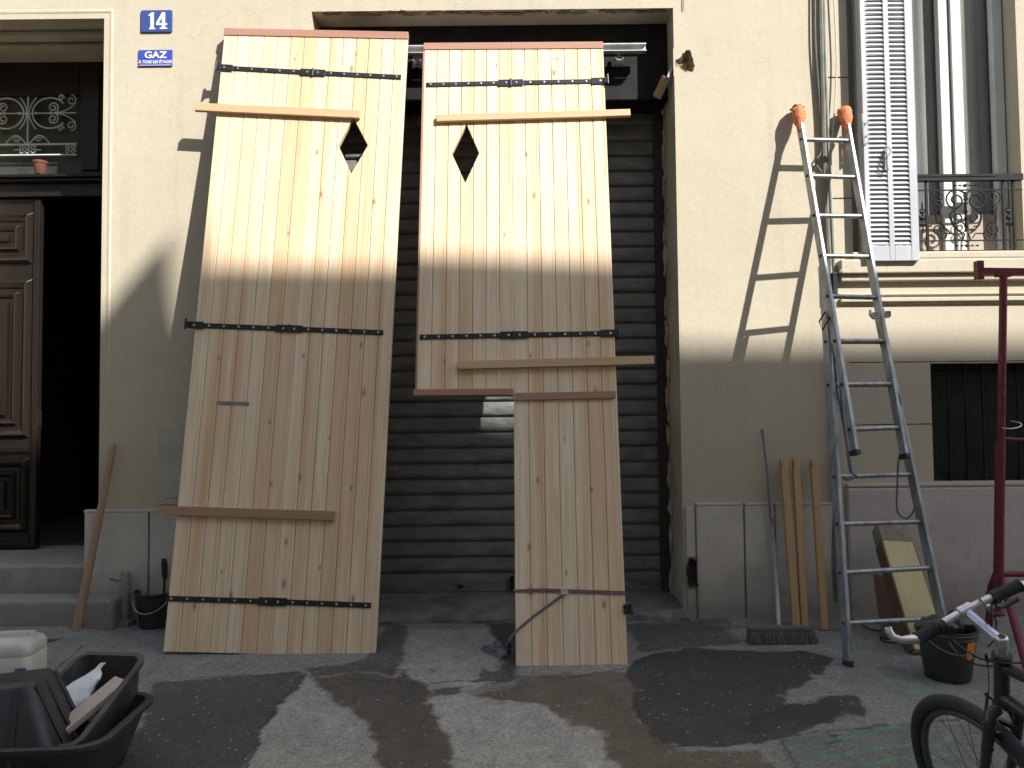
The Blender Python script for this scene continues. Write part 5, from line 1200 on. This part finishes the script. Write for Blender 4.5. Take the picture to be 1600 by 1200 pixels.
# stem and handlebar: silver tube, placed between its two grips
def bx(px, py, d_):   # point at distance d_ along the view
    r_ = ray(px, py); return CAM+r_*d_
L0 = Br-ba*.195; 
def dep(p): return (p-CAM).dot(cf)
dL, dR, dC = dep(Br-ba*.19), dep(Br+ba*.19), dep(Br)
pL, pR, pC = bx(1436, 998, dL), bx(1600, 912, dR), bx(1507, 954, dC)
mb = MB(); mb.tube([bx(1452, 986, lerp(dL, dC, .2)), bx(1472, 974, lerp(dL, dC, .5)), pC, bx(1549, 933, lerp(dC, dR, .5)), bx(1590, 916, dR)], .0115, 14); hb_ = mb.build('handlebar', M['silver'], bike, smooth=True)
for (a, b) in ((bx(1434, 998, dL), bx(1462, 982, lerp(dL, dC, .32))), (bx(1549, 934, lerp(dC, dR, .5)), bx(1592, 915, dR))):
    mb = MB(); n = 18; mb.tube([a.lerp(b, i/n) for i in range(n+1)], [.0165+(.0022 if i % 2 else 0)+(.004 if i in (0, n) else 0) for i in range(n+1)], 14); mb.build('grip', M['rubber'], bike, smooth=True)
mb = MB(); mb.tube([bx(1592, 915, dR), bx(1600, 912, dR+.008)], [.0115, .010], 12); mb.build('bar_plug', M['silver'], bike, smooth=True)
mb = MB(); mb.tube([bx(1434, 999, dL), bx(1424, 999, dL-.01), bx(1408, 1000, dL-.01), bx(1396, 996, dL), bx(1389, 987, dL+.01), bx(1387, 980, dL+.015)], [.014, .0135, .0105, .011, .0115, .011], 12); mb.build('bar_end', M['silver'], bike, smooth=True)
mb = MB(); mb.tube([bx(1464, 981, lerp(dL, dC, .36)), bx(1474, 975, lerp(dL, dC, .52))], .018, 12); mb.box(-.02, .02, -.012, .012, -.012, .012, Matrix.Translation(bx(1477, 984, lerp(dL, dC, .5)))); mb.build('brake_clamp', M['black'], bike, smooth=False, bev=.002)
mb = MB(); mb.tube([bx(1474, 984, lerp(dL, dC, .5)), bx(1462, 977, dL+.03), bx(1445, 976, dL+.05), bx(1432, 980, dL+.07)], [.010, .013, .012, .008], 8); mb.blob(tuple(bx(1450, 981, dL+.04)), (.02, .025, .016), rough=.1); mb.build('brake_lever', M['black'], bike, smooth=True)
mb = MB(); mb.tube([bx(1556, 940, lerp(dC, dR, .55)), bx(1550, 946, lerp(dC, dR, .55)), bx(1566, 948, dR+.03), bx(1590, 936, dR+.04)], .008, 8); mb.build('brake_lever', M['black'], bike, smooth=True)
mb = MB(); mb.tube([bx(1547, 945, lerp(dC, dR, .5)), bx(1549, 951, lerp(dC, dR, .5))], [.012, .009], 12); mb.build('bell', M['silver'], bike, smooth=True)
dS = dep(Tt)
mb = MB(); mb.tube([pC, pC.lerp(Tt, .5), Tt], [.0145, .0135, .0145], 14); mb.tube([pC-(pR-pL).normalized()*.022, pC+(pR-pL).normalized()*.022], .0175, 14)
mb.tube([Tt-hd*.018, Tt-hd*.014, Tt+hd*.058], [.013, .0165, .0165], 16); mb.build('stem', M['silver'], bike, smooth=True)
mb = MB(); mb.tube([Tt-hd*.0185, Tt-hd*.019], .010, 14); mb.build('stem_bolt', M['black'], bike, smooth=True)
mb = MB(); mb.tube([Tt+hd*.045, Tt+hd*.058], .026, 14); mb.tube([Tt+hd*.05-ba*.0, Tt+hd*.045-ba*.05, Tt+hd*.02-ba*.055], .005, 8); mb.build('cable_hanger', M['black'], bike, smooth=True)
def wirep(pts, r=.0025):
    out = []
    for i in range(len(pts)-1):
        p0, p1, p2, p3 = pts[max(i-1, 0)], pts[i], pts[i+1], pts[min(i+2, len(pts)-1)]
        for k in range(8): t = k/8; out.append(.5*((2*p1)+(p2-p0)*t+(2*p0-5*p1+4*p2-p3)*t*t+(3*p1-p0-3*p2+p3)*t**3))
    out.append(pts[-1]); mb_ = MB(); mb_.tube(out, r, 6); mb_.build('brake_cable', M['black'], bike, smooth=True)
wirep([bx(1478, 985, dL+.05), bx(1484, 1005, dL+.08), bx(1500, 1024, dS), bx(1525, 1038, dS), bx(1552, 1041, dS-.03)])
wirep([bx(1482, 982, dL+.06), bx(1490, 1000, dL+.1), bx(1512, 1018, dS), bx(1535, 1030, dS), bx(1570, 1036, dS-.03), bx(1600, 1035, dS-.08)])
wirep([bx(1549, 946, lerp(dC, dR, .5)), bx(1552, 960, dS+.04), bx(1557, 975, dS+.04), bx(1552, 1000, dS+.02), bx(1544, 1010, dS)])
wirep([Tt+hd*.045-ba*.05, Tt+hd*.12-ba*.045, Tt+hd*.22-ba*.03+bu*.02], .0015)
wirep([bx(1530, 935, lerp(dC, dR, .3)), bx(1545, 955, dS+.02), bx(1543, 975, dS+.05)], .0025)
mb = MB()
for s_ in (-1, 1):
    c_ = Crn-bup*.05+ba*s_*.05-bu*.02+bu*.05; mb.tube([c_-bup*.07, c_, c_+bup*.02-ba*s_*.01, Crn+bup*.03+bu*.05-ba*s_*.005], [.009, .008, .006, .003], 8); mb.bar(c_-bup*.02-bu*.03-ba*s_*.022, c_-bup*.02+bu*.03-ba*s_*.022, .012, .014, ba)
mb.build('brake_arms', M['black'], bike, smooth=False)
print('objects', len(bpy.data.objects))
